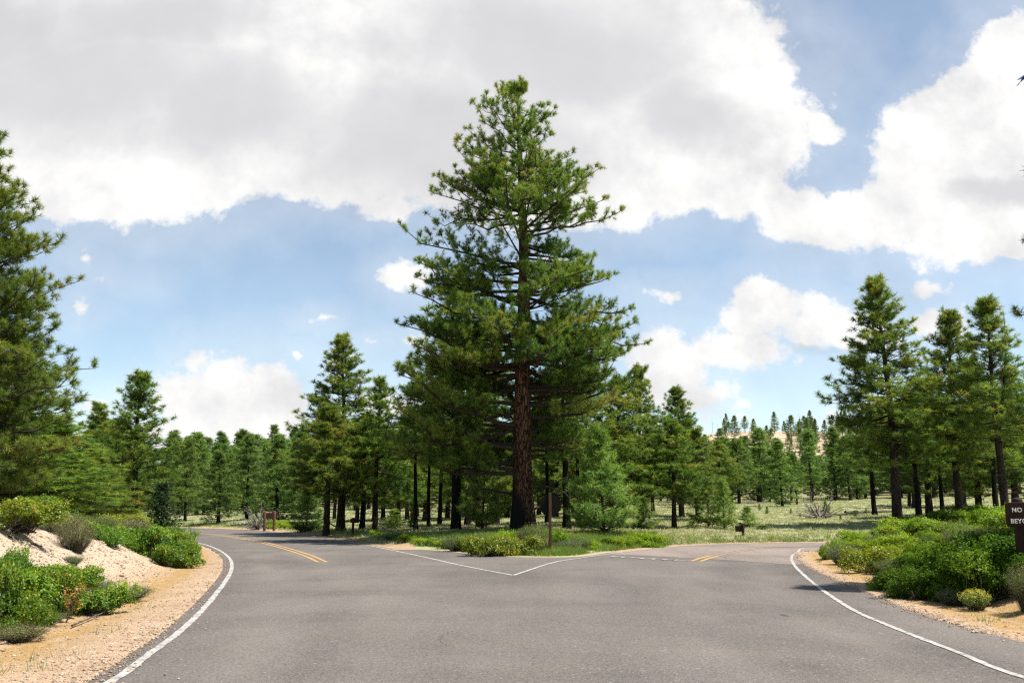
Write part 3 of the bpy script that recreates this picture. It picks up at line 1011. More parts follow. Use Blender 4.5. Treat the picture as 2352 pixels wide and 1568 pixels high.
    A_.append(np.tile([[0.1, 0, 1.0]], (4, 1)))
    L_.append(np.full(4, tuft * 1.1))
    T_.append(np.full(4, 0.6))
    # dead lower limbs, bare of needles
    for k in range(bare):
        hh = rs.uniform(0.08 * H, max(lo * 1.25, 0.14 * H))
        az = rs.uniform(0, 6.28)
        L = rs.uniform(0.35, 1.0) * max(prof(lo + 0.1 * (hi - lo))) * 0.75
        p, t, dh, sd = limb(hh, az, L, 0.0, True)
        n2 = max(3, int(L * 4))
        s = np.linspace(0.35, 1, n2)
        b = np.stack([np.interp(s, t, p[:, q_]) for q_ in range(3)], 1)
        dirs = norm(norm(p[-1] - p[0])[None] * 0.7 + rs.normal(0, 0.55, (n2, 3)) + [0, 0, -0.1])
        l2 = rs.uniform(0.15, 0.55, n2) * min(L, 1.4)
        W.add(frusta(b, b + dirs * l2[:, None], np.full(n2, 0.008), np.full(n2, 0.003), 3), 0)
    if fork:   # a second leader splitting off
        hf = H * 0.38
        t = np.linspace(0, 1, 9)
        pf = np.stack([cx[0] + np.interp(hf, hz, cx) + 0.06 * H * np.sin(t * 1.6), 0.02 * H * t, hf + t * H * 0.56], 1)
        W.add(tube(pf, rad(hf) * 0.7 * (1 - 0.85 * t), 8), 1)
    pos, ax, Ls, tn = np.vstack(P_), np.vstack(A_), np.concatenate(L_), np.concatenate(T_)
    V, F, T = needles(rs, pos, ax, Ls, m, nw, tn)
    tm = W.mesh(name + "_trunk", M[bark])
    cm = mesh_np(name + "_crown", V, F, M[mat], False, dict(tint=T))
    RAW[name] = (np.vstack(W.V), np.vstack(W.F), np.concatenate(W.S), V, T)
    return dict(trunk=tm, crown=cm, H=H, R=float(np.percentile(np.abs(pos[:, :2]), 95.5)) + tuft * 0.4, tufts=len(pos))


class Prof:
    """half widths of a crown by height fraction"""

    def __init__(self, H, pts):
        a = np.array([(p[0], p[1], p[-1]) for p in pts], float)
        self.h, self.l, self.r = a[:, 0] * H, a[:, 1], a[:, 2]
        self.lo, self.hi = self.h[0], self.h[-1]

    def __call__(self, h):
        return float(np.interp(h, self.h, self.l)), float(np.interp(h, self.h, self.r))


TREES = {}


def kind(k, *a, **kw):
    TREES[k] = pine(k, *a, **kw)


# --- the tall pine on the island, crown outline west/east read from the photograph
HD = 49.0
hx = at(1200, 1228, HD)[0]
hz0 = zat(hx, HD)
rows = [(1040, 940, 1330), (960, 915, 1440), (890, 905, 1475), (830, 925, 1465), (760, 950, 1455), (690, 975, 1450), (640, 962, 1420), (605, 960, 1370), (580, 968, 1345),
        (545, 948, 1440), (500, 1005, 1425), (440, 998, 1385), (390, 1038, 1335), (340, 1050, 1300), (300, 1078, 1275), (265, 1070, 1280), (225, 1140, 1235), (192, 1180, 1205)]
H_HERO = at(1192, 190, HD)[2] - hz0
hp = []
for v, ul, ur in rows:
    zz = at(1195, v, HD)[2] - hz0
    hp.append((zz / H_HERO, (1197 - ul) / FPX * HD * 1.07, (ur - 1197) / FPX * HD * 0.97))
hero_prof = Prof(H_HERO, hp)
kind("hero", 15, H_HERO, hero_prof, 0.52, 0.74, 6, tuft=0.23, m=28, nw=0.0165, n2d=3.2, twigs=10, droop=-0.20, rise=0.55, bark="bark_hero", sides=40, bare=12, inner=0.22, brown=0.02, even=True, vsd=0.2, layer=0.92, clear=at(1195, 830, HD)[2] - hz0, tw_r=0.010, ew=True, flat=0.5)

big = lambda H, w, lo=0.16: Prof(H, [(lo, w * 0.75), (lo + 0.08, w), (0.42, w * 0.92), (0.6, w * 0.72), (0.78, w * 0.45), (0.9, w * 0.24), (0.985, 0.12)])
kind("west", 23, 15.0, big(15, 3.9, 0.08), 0.26, 0.46, 6, tuft=0.23, m=26, nw=0.0145, n2d=3.2, twigs=11, droop=-0.08, rise=0.8, inner=0.3, ew=True, flat=0.5)
cone = lambda H, w, lo: Prof(H, [(lo, w * 0.7), (lo + 0.07, w), (0.4, w * 0.9), (0.6, w * 0.66), (0.8, w * 0.36), (0.92, w * 0.17), (0.985, 0.1)])
kind("cone_a", 31, 10.0, cone(10, 2.3, 0.16), 0.17, 0.40, 5, tuft=0.25, m=18, nw=0.023, n2d=3.2, twigs=8, bare=6)
kind("cone_b", 37, 10.0, cone(10, 2.1, 0.22), 0.16, 0.42, 5, tuft=0.25, m=18, nw=0.023, n2d=3.2, twigs=8, bare=8)
tall = lambda H, w, lo: Prof(H, [(lo, w * 0.6), (lo + 0.1, w * 0.95), (0.5, w), (0.64, w * 0.76), (0.78, w * 0.5), (0.9, w * 0.27), (0.985, 0.12)])
kind("tall_a", 41, 14.0, tall(14, 2.5, 0.26), 0.22, 0.42, 6, tuft=0.27, m=18, nw=0.023, n2d=3.0, twigs=8, bare=16, lean=-0.02)
kind("tall_b", 43, 14.0, tall(14, 2.4, 0.38), 0.21, 0.46, 6, tuft=0.27, m=18, nw=0.023, n2d=3.0, twigs=8, bare=18, fork=True, lean=-0.03)
kind("tall_c", 47, 12.0, tall(12, 2.2, 0.40), 0.17, 0.50, 5, tuft=0.26, m=18, nw=0.023, n2d=3.0, twigs=8, bare=14, bark="bark_black")
kind("tall_d", 53, 12.0, tall(12, 1.7, 0.48), 0.11, 0.50, 4, tuft=0.26, m=18, nw=0.023, n2d=3.0, twigs=8, bare=18, bark="bark_black")
kind("tall_e", 59, 10.0, tall(10, 2.3, 0.30), 0.16, 0.36, 6, tuft=0.25, m=18, nw=0.023, n2d=3.2, twigs=8, bare=12)
sapl = lambda H, w: Prof(H, [(0.05, w * 0.8), (0.15, w), (0.35, w * 0.92), (0.6, w * 0.66), (0.8, w * 0.38), (0.985, 0.08)])
kind("sap_a", 61, 5.0, sapl(5, 1.35), 0.07, 0.30, 5, tuft=0.28, m=16, nw=0.02, n2d=4.0, twigs=6, droop=0.2, rise=1.1, mat="needle_young", sides=8)
kind("sap_b", 67, 2.5, sapl(2.5, 0.75), 0.035, 0.22, 5, tuft=0.20, m=14, nw=0.02, n2d=5.0, twigs=2.8, droop=0.4, rise=1.2, mat="needle_young", sides=6)
kind("juniper", 71, 4.0, sapl(4, 0.9), 0.06, 0.16, 6, tuft=0.10, m=12, nw=0.03, n2d=8, twigs=6, droop=0.5, rise=1.3, mat="juniper", sides=6, inner=0.35)
for i, (w, lo, gap) in enumerate([(2.0, 0.09, 0.42), (1.8, 0.22, 0.45), (2.2, 0.13, 0.45), (1.7, 0.28, 0.45), (1.9, 0.05, 0.42)]):
    kind("far_%s" % "abcde"[i], 80 + i * 3, 10.0, (cone if i % 2 == 0 else tall)(10, w, lo), 0.16, gap, 5, tuft=0.34, m=9, nw=0.05, n2d=2.4, twigs=3.4, mat="needle_far", sides=7, bare=6, tw_r=0.010, bark="bark" if i % 2 else "bark_black")


def snag(name, seed, H, r, n, reach):
    rs = np.random.RandomState(seed)
    W = Wood()
    z = np.linspace(-0.2, H, 12)
    P = np.stack([0.02 * H * np.sin(z + seed), 0.02 * H * np.cos(z * 0.8), z], 1)
    W.add(tube(P, r * (1 - 0.9 * np.clip(z / H, 0, 1)), 7), 1)
    for k in range(n):
        h = rs.uniform(0.35, 0.98) * H
        az = rs.uniform(0, 6.28)
        L = reach * rs.uniform(0.3, 1) * (1.15 - h / H)
        t = np.linspace(0, 1, 4)
        o = np.array([np.interp(h, z, P[:, 0]), np.interp(h, z, P[:, 1]), h])
        d = np.array([math.cos(az), math.sin(az), rs.uniform(-0.1, 0.6)])
        p = o + d * (L * t)[:, None] + rs.normal(0, 0.05, (4, 3)) * L * t[:, None]
        W.add(tube(p, r * 0.28 * (1 - 0.8 * t), 4), 0)
        b = p[[1, 2, 3, 3]]
        W.add(frusta(b, b + norm(d + rs.normal(0, 0.6, (4, 3))) * L * 0.4, np.full(4, r * 0.09), np.full(4, r * 0.04), 3), 0)
    TREES[name] = dict(trunk=W.mesh(name, M["dead_wood"]), crown=None, H=H, R=reach)


snag("snag_a", 3, 9.0, 0.13, 34, 1.9)
snag("snag_b", 4, 9.0, 0.10, 26, 1.5)

rng = random.Random(7)


def plant(k, x, y, H, hw, label, group=None, name="pine_tree", rz=None, cat="pine tree", bark=None):
    T = TREES[k]
    z = zat(x, y)
    s = H / T["H"]
    w = s if hw is None else hw / T["R"]
    e = empty(name, (x, y, z), label, cat, group, rng.uniform(0, 6.28) if rz is None else rz, (w, w, s))
    e.rotation_euler.x, e.rotation_euler.y = rng.gauss(0, 0.016), rng.gauss(0, 0.016)
    t = link("trunk", T["trunk"], e)
    if T["crown"]:
        link("crown", T["crown"], e)
    return e


def tree_px(k, u, D, vtop, hwpx, label, **kw):
    p = at(u, vtop, D)
    x = at(u, 1190, D)[0]
    H = p[2] - zat(x, D)
    return plant(k, x, D, H, None if hwpx is None else hwpx / FPX * D, label, **kw)


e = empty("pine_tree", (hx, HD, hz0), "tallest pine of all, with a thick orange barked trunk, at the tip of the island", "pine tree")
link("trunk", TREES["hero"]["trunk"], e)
link("crown", TREES["hero"]["crown"], e)

GI = "pines standing on the island between the two roads"
GL = "pines behind the bank on the west side"
GR = "tall pines behind the east bank"
tree_px("west", -128, 31, 300, 215, "large full pine cut off by the frame edge, rising behind the sandy bank", group=GL)
tree_px("cone_a", 306, 49, 852, 100, "broad conical pine directly behind the end of the sandy bank, beside a dark juniper", group=GL)
tree_px("cone_b", 212, 53, 925, 75, "thinner pine tucked between the large edge pine and the broad conical pine", group=GL)
tree_px("cone_a", 110, 38, 955, 150, "bushy low pine under the boughs of the large edge pine", group=GL, rz=1)
tree_px("cone_a", 205, 43, 1030, 90, "low bushy pine at the foot of the broad conical pine", group=GL, rz=3)
tree_px("cone_b", -10, 35, 900, 170, "bushy low pine half out of frame under the large edge pine", group=GL, rz=5)
tree_px("cone_b", 30, 44, 780, 150, "dense pine filling the gap behind the large edge pine", group=GL)
tree_px("juniper", 372, 47, 1112, 36, "small dark green juniper at the end of the bank, next to the bending road", name="juniper_tree", cat="juniper")
# island, west of the tall pine
tree_px("tall_a", 783, 63, 773, 92, "tallest pine west of the big pine, with a narrow pointed top above the brown sign", group=GI, rz=0.6)
tree_px("tall_e", 750, 59, 930, 95, "rounded full pine in front of the narrow pointed pine, its low boughs near the ground", group=GI)
tree_px("cone_b", 862, 60, 868, 72, "pine with a bright green pointed top just beside the boughs of the big pine", group=GI)
tree_px("tall_c", 832, 63, 950, 70, "dark trunked pine between the pointed pine and the bright topped pine", group=GI)
tree_px("sap_a", 705, 66, 1128, 42, "round young pine beside the brown board sign", group=GI)
tree_px("sap_b", 905, 60, 1172, 22, "small sapling in the gap of pale meadow west of the big pine", group=GI)
tree_px("tall_c", 1047, 56, 640, 118, "big pine with a thick black trunk close behind the tallest pine", group=GI, rz=2.0)
tree_px("tall_d", 955, 57, 880, 62, "slender pine with a thin bare trunk west of the thick black trunk", group=GI)
tree_px("tall_d", 985, 62, 900, 55, "slender pine second west of the thick black trunk", group=GI)
tree_px("tall_d", 1010, 66, 860, 60, "slim dark pine just west of the thick black trunk", group=GI)
tree_px("tall_c", 1073, 62, 840, 70, "dark pine just east of the thick black trunk", group=GI)
tree_px("cone_b", 1100, 58, 870, 75, "low crowned pine between the thick black trunk and the orange trunk", group=GI)
tree_px("tall_c", 1140, 64, 800, 75, "dark pine close to the west side of the orange trunk", group=GI)
tree_px("sap_a", 1108, 55, 985, 50, "young green pine behind the yellow bushes, west of the orange trunk", group=GI)
# island, east of the tall pine
tree_px("tall_d", 1256, 62, 880, 60, "thin dark pine behind the octagonal sign", group=GI)
tree_px("tall_c", 1302, 54, 800, 92, "black trunked pine just east of the octagonal sign", group=GI, rz=1.1)
tree_px("tall_d", 1331, 57, 860, 62, "slim black trunk second east of the octagonal sign", group=GI)
tree_px("tall_c", 1352, 62, 820, 75, "dark pine behind the bright young pine, third trunk east of the sign", group=GI)
tree_px("sap_a", 1388, 48, 985, 72, "bright fresh green young pine in front, east of the octagonal sign", group=GI, rz=0.3)
tree_px("cone_a", 1425, 57, 870, 95, "dense pine merging with the east boughs of the big pine", group=GI)
tree_px("tall_a", 1474, 60, 838, 62, "tall airy pine showing above the east boughs of the big pine", group=GI)
tree_px("tall_e", 1548, 57, 962, 76, "broad two trunked looking pine at the east end of the island", group=GI)
tree_px("tall_a", 1566, 71, 888, 62, "pine with a dark lumpy top rising behind the broad pine at the island's east end", group=GI)
tree_px("cone_b", 1602, 66, 985, 55, "middle sized pine just east of the lumpy topped pine", group=GI)
tree_px("sap_a", 1478, 55, 1142, 30, "small round sapling above the yellow green bush by the road", group=GI)
tree_px("sap_a", 1627, 58, 1100, 38, "young open pine with a thin trunk at the island's far east end", group=GI)
tree_px("sap_a", 1662, 56, 1102, 28, "narrow young pine left of the small brown road sign", group=GI, rz=4)
tree_px("sap_a", 1716, 58, 1164, 24, "small cone shaped pine right behind the small brown road sign", group=GI)
tree_px("sap_b", 1750, 56, 1206, 19, "tiny twin sapling at the edge of the far road", group=GI)
tree_px("sap_b", 1590, 56, 1195, 14, "tiny seedling among the tall grass east of the island pines", group=GI)
# behind the right-hand bank
tree_px("tall_a", 2062, 58, 640, 112, "tallest pine on the east side, dark with a pointed top and a leaning trunk", group=GR, rz=0)
tree_px("tall_a", 2205, 62, 715, 88, "second tall pine on the east side, thinner with an open crown", group=GR, rz=2.4)
tree_px("tall_b", 2312, 56, 685, 95, "fork trunked tall pine at the frame edge behind the brown sign", group=GR, rz=0)
tree_px("cone_b", 2135, 68, 880, 95, "dark pine filling the gap between the two tallest east pines", group=GR)
tree_px("cone_a", 2250, 72, 830, 90, "shaded pine between the open crowned pine and the forked pine", group=GR)
tree_px("tall_c", 2010, 74, 930, 60, "low dark pine at the west foot of the tallest east pine", group=GR)
tree_px("tall_c", 2110, 60, 900, 80, "dark trunked pine hard against the tallest east pine", group=GR)
tree_px("cone_b", 2335, 70, 860, 100, "shaded pine behind the forked pine at the frame edge", group=GR)
tree_px("tall_d", 2165, 64, 870, 60, "slender pine west of the open crowned pine", group=GR)
tree_px("tall_c", 2290, 66, 900, 70, "dim pine low behind the forked pine", group=GR)
plant("west", 13.35, 20.8, 10.4, 2.1, "pine beyond the frame edge with only a few twigs reaching into the sky", GR, rz=1.0)
plant("tall_a", 15.4, 21.4, 16.5, 2.2, "pine out of frame whose shadow crosses the eastern white line", GR, rz=0.4)
plant("cone_b", 12.0, 13.4, 8.2, 1.5, "pine outside the frame whose shadow falls on the near road edge", GR, rz=2.0)

# ------------------------------------------------------------------ the forest beyond the meadow
FAR = ["far_a", "far_b", "far_c", "far_d", "far_e"]
FAR_NAMED = [  # u, D, vtop, half width px, kind, label
    (425, 92, 1003, 38, "far_c", "broad distant pine at the west end of the meadow, above the bend of the road"),
    (502, 84, 1038, 46, "far_a", "nearest pine of the western meadow edge with a short dark trunk"),
    (566, 88, 1000, 44, "far_a", "full pine right of the short trunked one, left of the brown board sign"),
    (636, 80, 1000, 52, "far_e", "bushy pine directly behind the brown board sign"),
    (672, 86, 1010, 42, "far_c", "pine between the brown board sign and the island pines"),
    (1798, 92, 1012, 36, "far_e", "low boughed pine standing alone in front of the eastern forest"),
    (1832, 98, 1040, 24, "far_b", "thin pine right of the low boughed pine on the meadow"),
    (1866, 106, 988, 40, "far_d", "tall dark trunked pine in the middle of the eastern forest edge"),
    (1700, 104, 1008, 40, "far_b", "dark trunked pine at the west end of the eastern forest edge"),
    (1748, 108, 985, 44, "far_b", "pine with a yellowish top below the bare hill"),
    (1921, 116, 985, 38, "far_d", "pale green pine left of the tallest east pine"),
    (1955, 112, 1000, 34, "far_b", "pine close to the crown of the tallest east pine"),
]
for u, D, vt, hw, k, lab in FAR_NAMED:
    tree_px(k, u, D, vt, hw, lab, group="pines at the edge of the meadow")
rf = random.Random(21)
placed = []
tries = 0
far_list = []
ZONES = [(385, 720, 106, 240, 985, 1050, 74, "small distant pine in the western forest behind the bend of the road"),
         (720, 1420, 78, 220, 960, 1060, 70, "distant pine seen between the trunks of the island pines"),
         (1420, 2000, 108, 240, 1000, 1065, 95, "small distant pine in the eastern forest below the bare hill"),
         (2000, 2440, 85, 230, 900, 1030, 36, "distant pine seen through the tall east pines"),
         (-40, 385, 80, 200, 960, 1060, 22, "distant pine behind the trees of the west bank")]
for u0, u1, D0, D1, v0, v1, n, lab in ZONES:
    c = 0
    while c < n and tries < 9000:
        tries += 1
        u = rf.uniform(u0, u1)
        D = D0 + (D1 - D0) * rf.random() ** 1.35
        x = at(u, 1150, D)[0]
        if any((x - a) ** 2 + (D - b) ** 2 < (2.2 + D * 0.006) ** 2 for a, b in placed):
            continue
        vt = rf.uniform(v0, v1) + (rf.random() < 0.12) * rf.uniform(-20, 0)
        H = at(u, vt, D)[2] - zat(x, D)
        H = min(max(H, 4.0), 15.5)
        placed.append((x, D))
        far_list.append((D, rf.choice(FAR), x, H, H * rf.uniform(0.20, 0.31), lab))
        c += 1
for i in range(44):
    u = rf.uniform(1560, 1985)
    D = rf.uniform(235, 395)
    H = rf.uniform(4.0, 8.5)
    far_list.append((D, rf.choice(FAR), at(u, 1000, D)[0], H, H * rf.uniform(0.18, 0.28), "scattered living pine on the pale hill"))
far_list.sort()
NEAR_N = 198
for D, k, x, H, hw, lab in far_list[:NEAR_N]:
    plant(k, x, D, H, hw, lab, "distant pines in the forest beyond the meadow")


def far_mass(lst):
    """the farthest pines, past the three hundred built one by one, as one wood"""
    VV, FF, TT, n = [], [], [], 0
    WV, WF, WS, wn = [], [], [], 0
    for D, k, x, H, hw, lab in lst:
        tv, tf, ts, cv, ct = RAW[k]
        w, h = hw / TREES[k]["R"], H / TREES[k]["H"]
        a = rf.uniform(0, 6.28)
        z = zat(x, D)
        rot = np.array([[math.cos(a), -math.sin(a), 0], [math.sin(a), math.cos(a), 0], [0, 0, 1]])
        tr = lambda p: (p @ rot.T) * np.array([w, w, h]) + np.array([x, D, z])
        VV.append(tr(cv))
        TT.append(np.clip(ct + rf.uniform(-0.12, 0.12), 0, 0.97))
        WV.append(tr(tv))
        WF.append(tf + wn)
        WS.append(ts)
        wn += len(tv)
    V = np.vstack(VV)
    o = link("far_forest", None)
    tag(o, kind="stuff")
    o2 = link("crowns", mesh_np("far_forest_crowns", V, np.arange(len(V)).reshape(-1, 3), M["needle_far"], False, dict(tint=np.concatenate(TT))), o)
    o3 = link("trunks", mesh_np("far_forest_trunks", np.vstack(WV), np.vstack(WF), M["bark"], True, dict(stem=np.concatenate(WS))), o)
    for q_ in (o2, o3):
        q_["kind"] = "stuff"


far_mass(far_list[NEAR_N:])
for u, D, vt, lab in [(590, 92, 1010, "bare grey snag among the western forest pines"), (1606, 96, 985, "bare grey snag behind the east end of the island"),
                      (1766, 122, 1000, "leaning grey snag in the eastern forest"), (952, 76, 960, "dead pine among the slender pines of the island")]:
    tree_px("snag_a", u, D, vt, None, lab, name="dead_tree", cat="dead tree")
for i, (u, D, vt, hw) in enumerate([(915, 70, 985, 60), (935, 78, 960, 62), (975, 74, 1000, 56), (1028, 80, 985, 60), (1090, 76, 960, 66), (1128, 84, 1000, 56), (1165, 78, 985, 60),
                                    (1238, 82, 975, 62), (1278, 76, 990, 58), (1318, 84, 960, 62), (1345, 72, 1000, 54), (1405, 76, 960, 66), (1440, 80, 985, 60), (1500, 84, 985, 56),
                                    (880, 82, 980, 58), (820, 78, 1000, 56), (1655, 90, 1010, 46)]):
    tree_px(["cone_b", "tall_e", "cone_a"][i % 3], u, D, vt, hw, "full pine standing deep in the wood behind the island's front row", group="pines deep in the island wood")
# the sparse, partly dead trees on the bare hill
for i in range(16):
    u = rf.uniform(1600, 1985)
    D = rf.uniform(235, 400)
    x = at(u, 1000, D)[0]
    plant(rf.choice(["snag_a", "snag_b"]), x, D, rf.uniform(4, 7.5), None, "bare dead pine standing on the pale hill", "dead pines on the bare hill", "dead_tree", cat="dead tree")
for u, D, vt in [(1643, 385, 958), (1676, 380, 950), (1690, 380, 962), (1744, 390, 958), (1784, 390, 965), (1846, 395, 962), (1655, 360, 970)]:
    tree_px("far_d" if u in (1676, 1846) else "snag_b", u, D, vt, None, "thin ragged pine on the skyline of the pale hill", group="ragged trees on the hill skyline", name="dead_tree" if u not in (1676, 1846) else "pine_tree", cat="dead tree" if u not in (1676, 1846) else "pine tree")
tree_px("snag_a", 1936, 150, 948, 34, "tall bare topped dead pine above the eastern forest", name="dead_tree", cat="dead tree")


# ------------------------------------------------------------------ shrubs
def leaves(rs, pos, out, size, aspect, tint):
    N = len(pos)
    n = norm(out + rs.normal(0, 0.55, (N, 3)))
    a = norm(np.cross(n, rs.normal(size=(N, 3))))
    b = np.cross(n, a)
    s = (size * rs.uniform(0.7, 1.25, N))[:, None]
    V = np.stack([pos - a * s * 0.5, pos + b * s * aspect * 0.5 - a * s * 0.05, pos + a * s * 0.5 + n * s * 0.12, pos - b * s * aspect * 0.5 - a * s * 0.05], 1).reshape(-1, 3)
    return V, np.arange(len(V)).reshape(-1, 4), np.repeat(tint, 4)


SHRUBS = {}


def leafy(name, seed, w, h, clusters, per, size, mat, lumps=22, aspect=0.6, stems=70, dead=0.01):
    rs = np.random.RandomState(seed)
    lc = np.stack([rs.uniform(-0.78, 0.78, lumps) * w / 2, rs.uniform(-0.78, 0.78, lumps) * w / 2, rs.uniform(0.08, 0.72, lumps) ** 1.25 * h], 1)
    lr = rs.uniform(0.14, 0.36, lumps) * w / 2 * 1.1
    P, O, T, E = [], [], [], []
    lt = rs.normal(0.40, 0.16, lumps)
    for i in range(clusters):
        k = rs.randint(lumps)
        d = rs.normal(size=3)
        d[2] = abs(d[2]) * 1.1 - 0.35
        d /= np.linalg.norm(d)
        rr = lr[k] * (rs.uniform(0.72, 1.12) if rs.rand() < 0.85 else rs.uniform(1.1, 1.5))
        p = lc[k] + d * rr * np.array([1, 1, h / w * 1.25])
        if p[2] < 0.02:
            p[2] = rs.uniform(0.02, 0.12)
        E.append(p)
        o = norm(d * 0.7 + np.array([0, 0, 0.55]))
        P.append(p + rs.normal(0, size * 0.62, (per, 3)))
        O.append(np.tile(o, (per, 1)) + rs.normal(0, 0.3, (per, 3)))
        tt = np.clip(lt[k] + 0.18 * (p[2] / h - 0.4) + rs.normal(0, 0.10) + rs.normal(0, 0.08, per), 0, 0.97)
        T.append(np.where(rs.rand(per) < dead, 1.0, tt))
    V, F, TT = leaves(rs, np.vstack(P), np.vstack(O), size, aspect, np.concatenate(T))
    E = np.array(E)
    sel = E[rs.permutation(len(E))[:stems]]
    W = Wood()
    root = np.stack([rs.normal(0, 0.10, len(sel)) * w, rs.normal(0, 0.10, len(sel)) * w, np.full(len(sel), -0.08)], 1)
    mid = root * 0.4 + sel * np.array([0.6, 0.6, 0.42]) + rs.normal(0, 0.03, sel.shape)
    W.add(frusta(root, mid, np.full(len(sel), 0.014), np.full(len(sel), 0.009), 4), 0)
    W.add(frusta(mid, sel, np.full(len(sel), 0.009), np.full(len(sel), 0.004), 4), 0)
    SHRUBS[name] = dict(f=mesh_np(name + "_foliage", V, F, M[mat], False, dict(tint=TT)), s=W.mesh(name + "_stems", M["stem"]), w=w, h=h)


def twiggy(name, seed, w, h, stems, leaf_n, size, mat, leafm=None, flower=0):
    """fine-stemmed brush: many thin upright twigs with small narrow leaves"""
    rs = np.random.RandomState(seed)
    az = rs.uniform(0, 6.28, stems)
    sp = np.sqrt(rs.rand(stems))
    tip = np.stack([np.cos(az) * sp * w / 2, np.sin(az) * sp * w / 2, h * (0.55 + 0.45 * np.sqrt(1 - sp ** 2 * 0.8)) * rs.uniform(0.75, 1.1, stems)], 1)
    root = tip * np.array([0.22, 0.22, 0]) + np.array([0, 0, -0.05])
    mid = root * 0.5 + tip * np.array([0.5, 0.5, 0.5]) + rs.normal(0, 0.05, tip.shape) * w * 0.5
    W = Wood()
    W.add(frusta(root, mid, np.full(stems, 0.005), np.full(stems, 0.0035), 3), 0)
    W.add(frusta(mid, tip, np.full(stems, 0.0035), np.full(stems, 0.0015), 3), 0)
    k = rs.randint(0, stems, leaf_n)
    f = rs.uniform(0.12, 1.05, leaf_n)[:, None]
    pos = mid[k] + (tip - mid)[k] * f + rs.normal(0, 0.03, (leaf_n, 3))
    pos[:, 2] = np.maximum(pos[:, 2], 0.02)
    V, F, T = leaves(rs, pos, norm(pos * np.array([1, 1, 0.4])), size, 0.34, np.clip(0.45 + rs.normal(0, 0.2, leaf_n) + 0.1 * (pos[:, 2] / h - 0.5), 0, 0.97))
    d = dict(f=mesh_np(name + "_foliage", V, F, M[mat], False, dict(tint=T)), s=W.mesh(name + "_stems", M["twig"]), w=w, h=h)
    if flower:
        kk_ = rs.randint(0, stems, flower)
        fp = np.repeat(tip[kk_], 5, 0) + rs.normal(0, 0.018, (flower * 5, 3))
        V, F, T = leaves(rs, fp, np.tile([0, 0, 1.0], (len(fp), 1)), 0.024, 0.8, rs.uniform(0, 1, len(fp)))
        d["fl"] = mesh_np(name + "_flowers", V, F, M["flower"], False, dict(tint=T))
    SHRUBS[name] = d


leafy("green_a", 1, 1.5, 0.75, 1250, 10, 0.05, "leaf")
leafy("green_b", 2, 1.5, 0.70, 1250, 10, 0.05, "leaf", 24)
leafy("green_c", 3, 1.3, 0.80, 1100, 10, 0.05, "leaf", 20)
leafy("bright_a", 21, 1.6, 0.7, 1250, 10, 0.05, "leaf_bright", 24)
leafy("bright_b", 22, 1.6, 0.62, 1250, 10, 0.05, "leaf_bright", 26)
leafy("bright_c", 24, 1.4, 0.75, 1100, 10, 0.05, "leaf_bright", 20)
leafy("yellow_a", 4, 1.5, 0.7, 1100, 10, 0.05, "leaf_yellow", 22)
leafy("shaded_a", 5, 1.6, 1.1, 1500, 10, 0.052, "leaf_shaded", 24)
leafy("shaded_b", 6, 1.6, 1.0, 1500, 10, 0.052, "leaf_shaded", 22)
twiggy("sage_a", 7, 1.2, 0.6, 420, 5200, 0.034, "sage")
twiggy("sage_b", 8, 1.2, 0.7, 380, 4600, 0.034, "sage")
twiggy("dry_a", 9, 1.2, 0.6, 420, 6000, 0.026, "twiggy")
twiggy("blue_a", 10, 1.0, 0.45, 420, 4200, 0.034, "blue_sage")
twiggy("rabbit", 12, 0.7, 0.5, 260, 2400, 0.04, "grass", flower=110)
twiggy("seedhead", 13, 1.0, 1.0, 360, 4600, 0.03, "sage", flower=10)


def shrub(k, u, v, wpx, hpx, label, group, name="leafy_shrub", rz=None, dz=0.0, cat="shrub"):
    S = SHRUBS[k]
    p = hit(u, v)
    D = p[1]
    big_ = 1.28 if group == GE else 1.15
    w, h = wpx / FPX * D / S["w"] * big_, hpx / FPX * D / S["h"] * 1.12
    # stand it half its depth behind the line where its foot shows
    x, y = p[0] * (1 + 0.3 * wpx / FPX), p[1] + 0.3 * wpx / FPX * D
    e = empty(name, (x, y, max(zat(x, y), 0) - 0.02 + dz), label, cat, group, rng.uniform(0, 6.28) if rz is None else rz, (w * rng.uniform(0.9, 1.3), w * rng.uniform(0.8, 1.1), h * rng.uniform(0.88, 1.05)))
    link("foliage", S["f"], e)
    link("stems", S["s"], e)
    if "fl" in S:
        link("blossom", S["fl"], e)
    return e


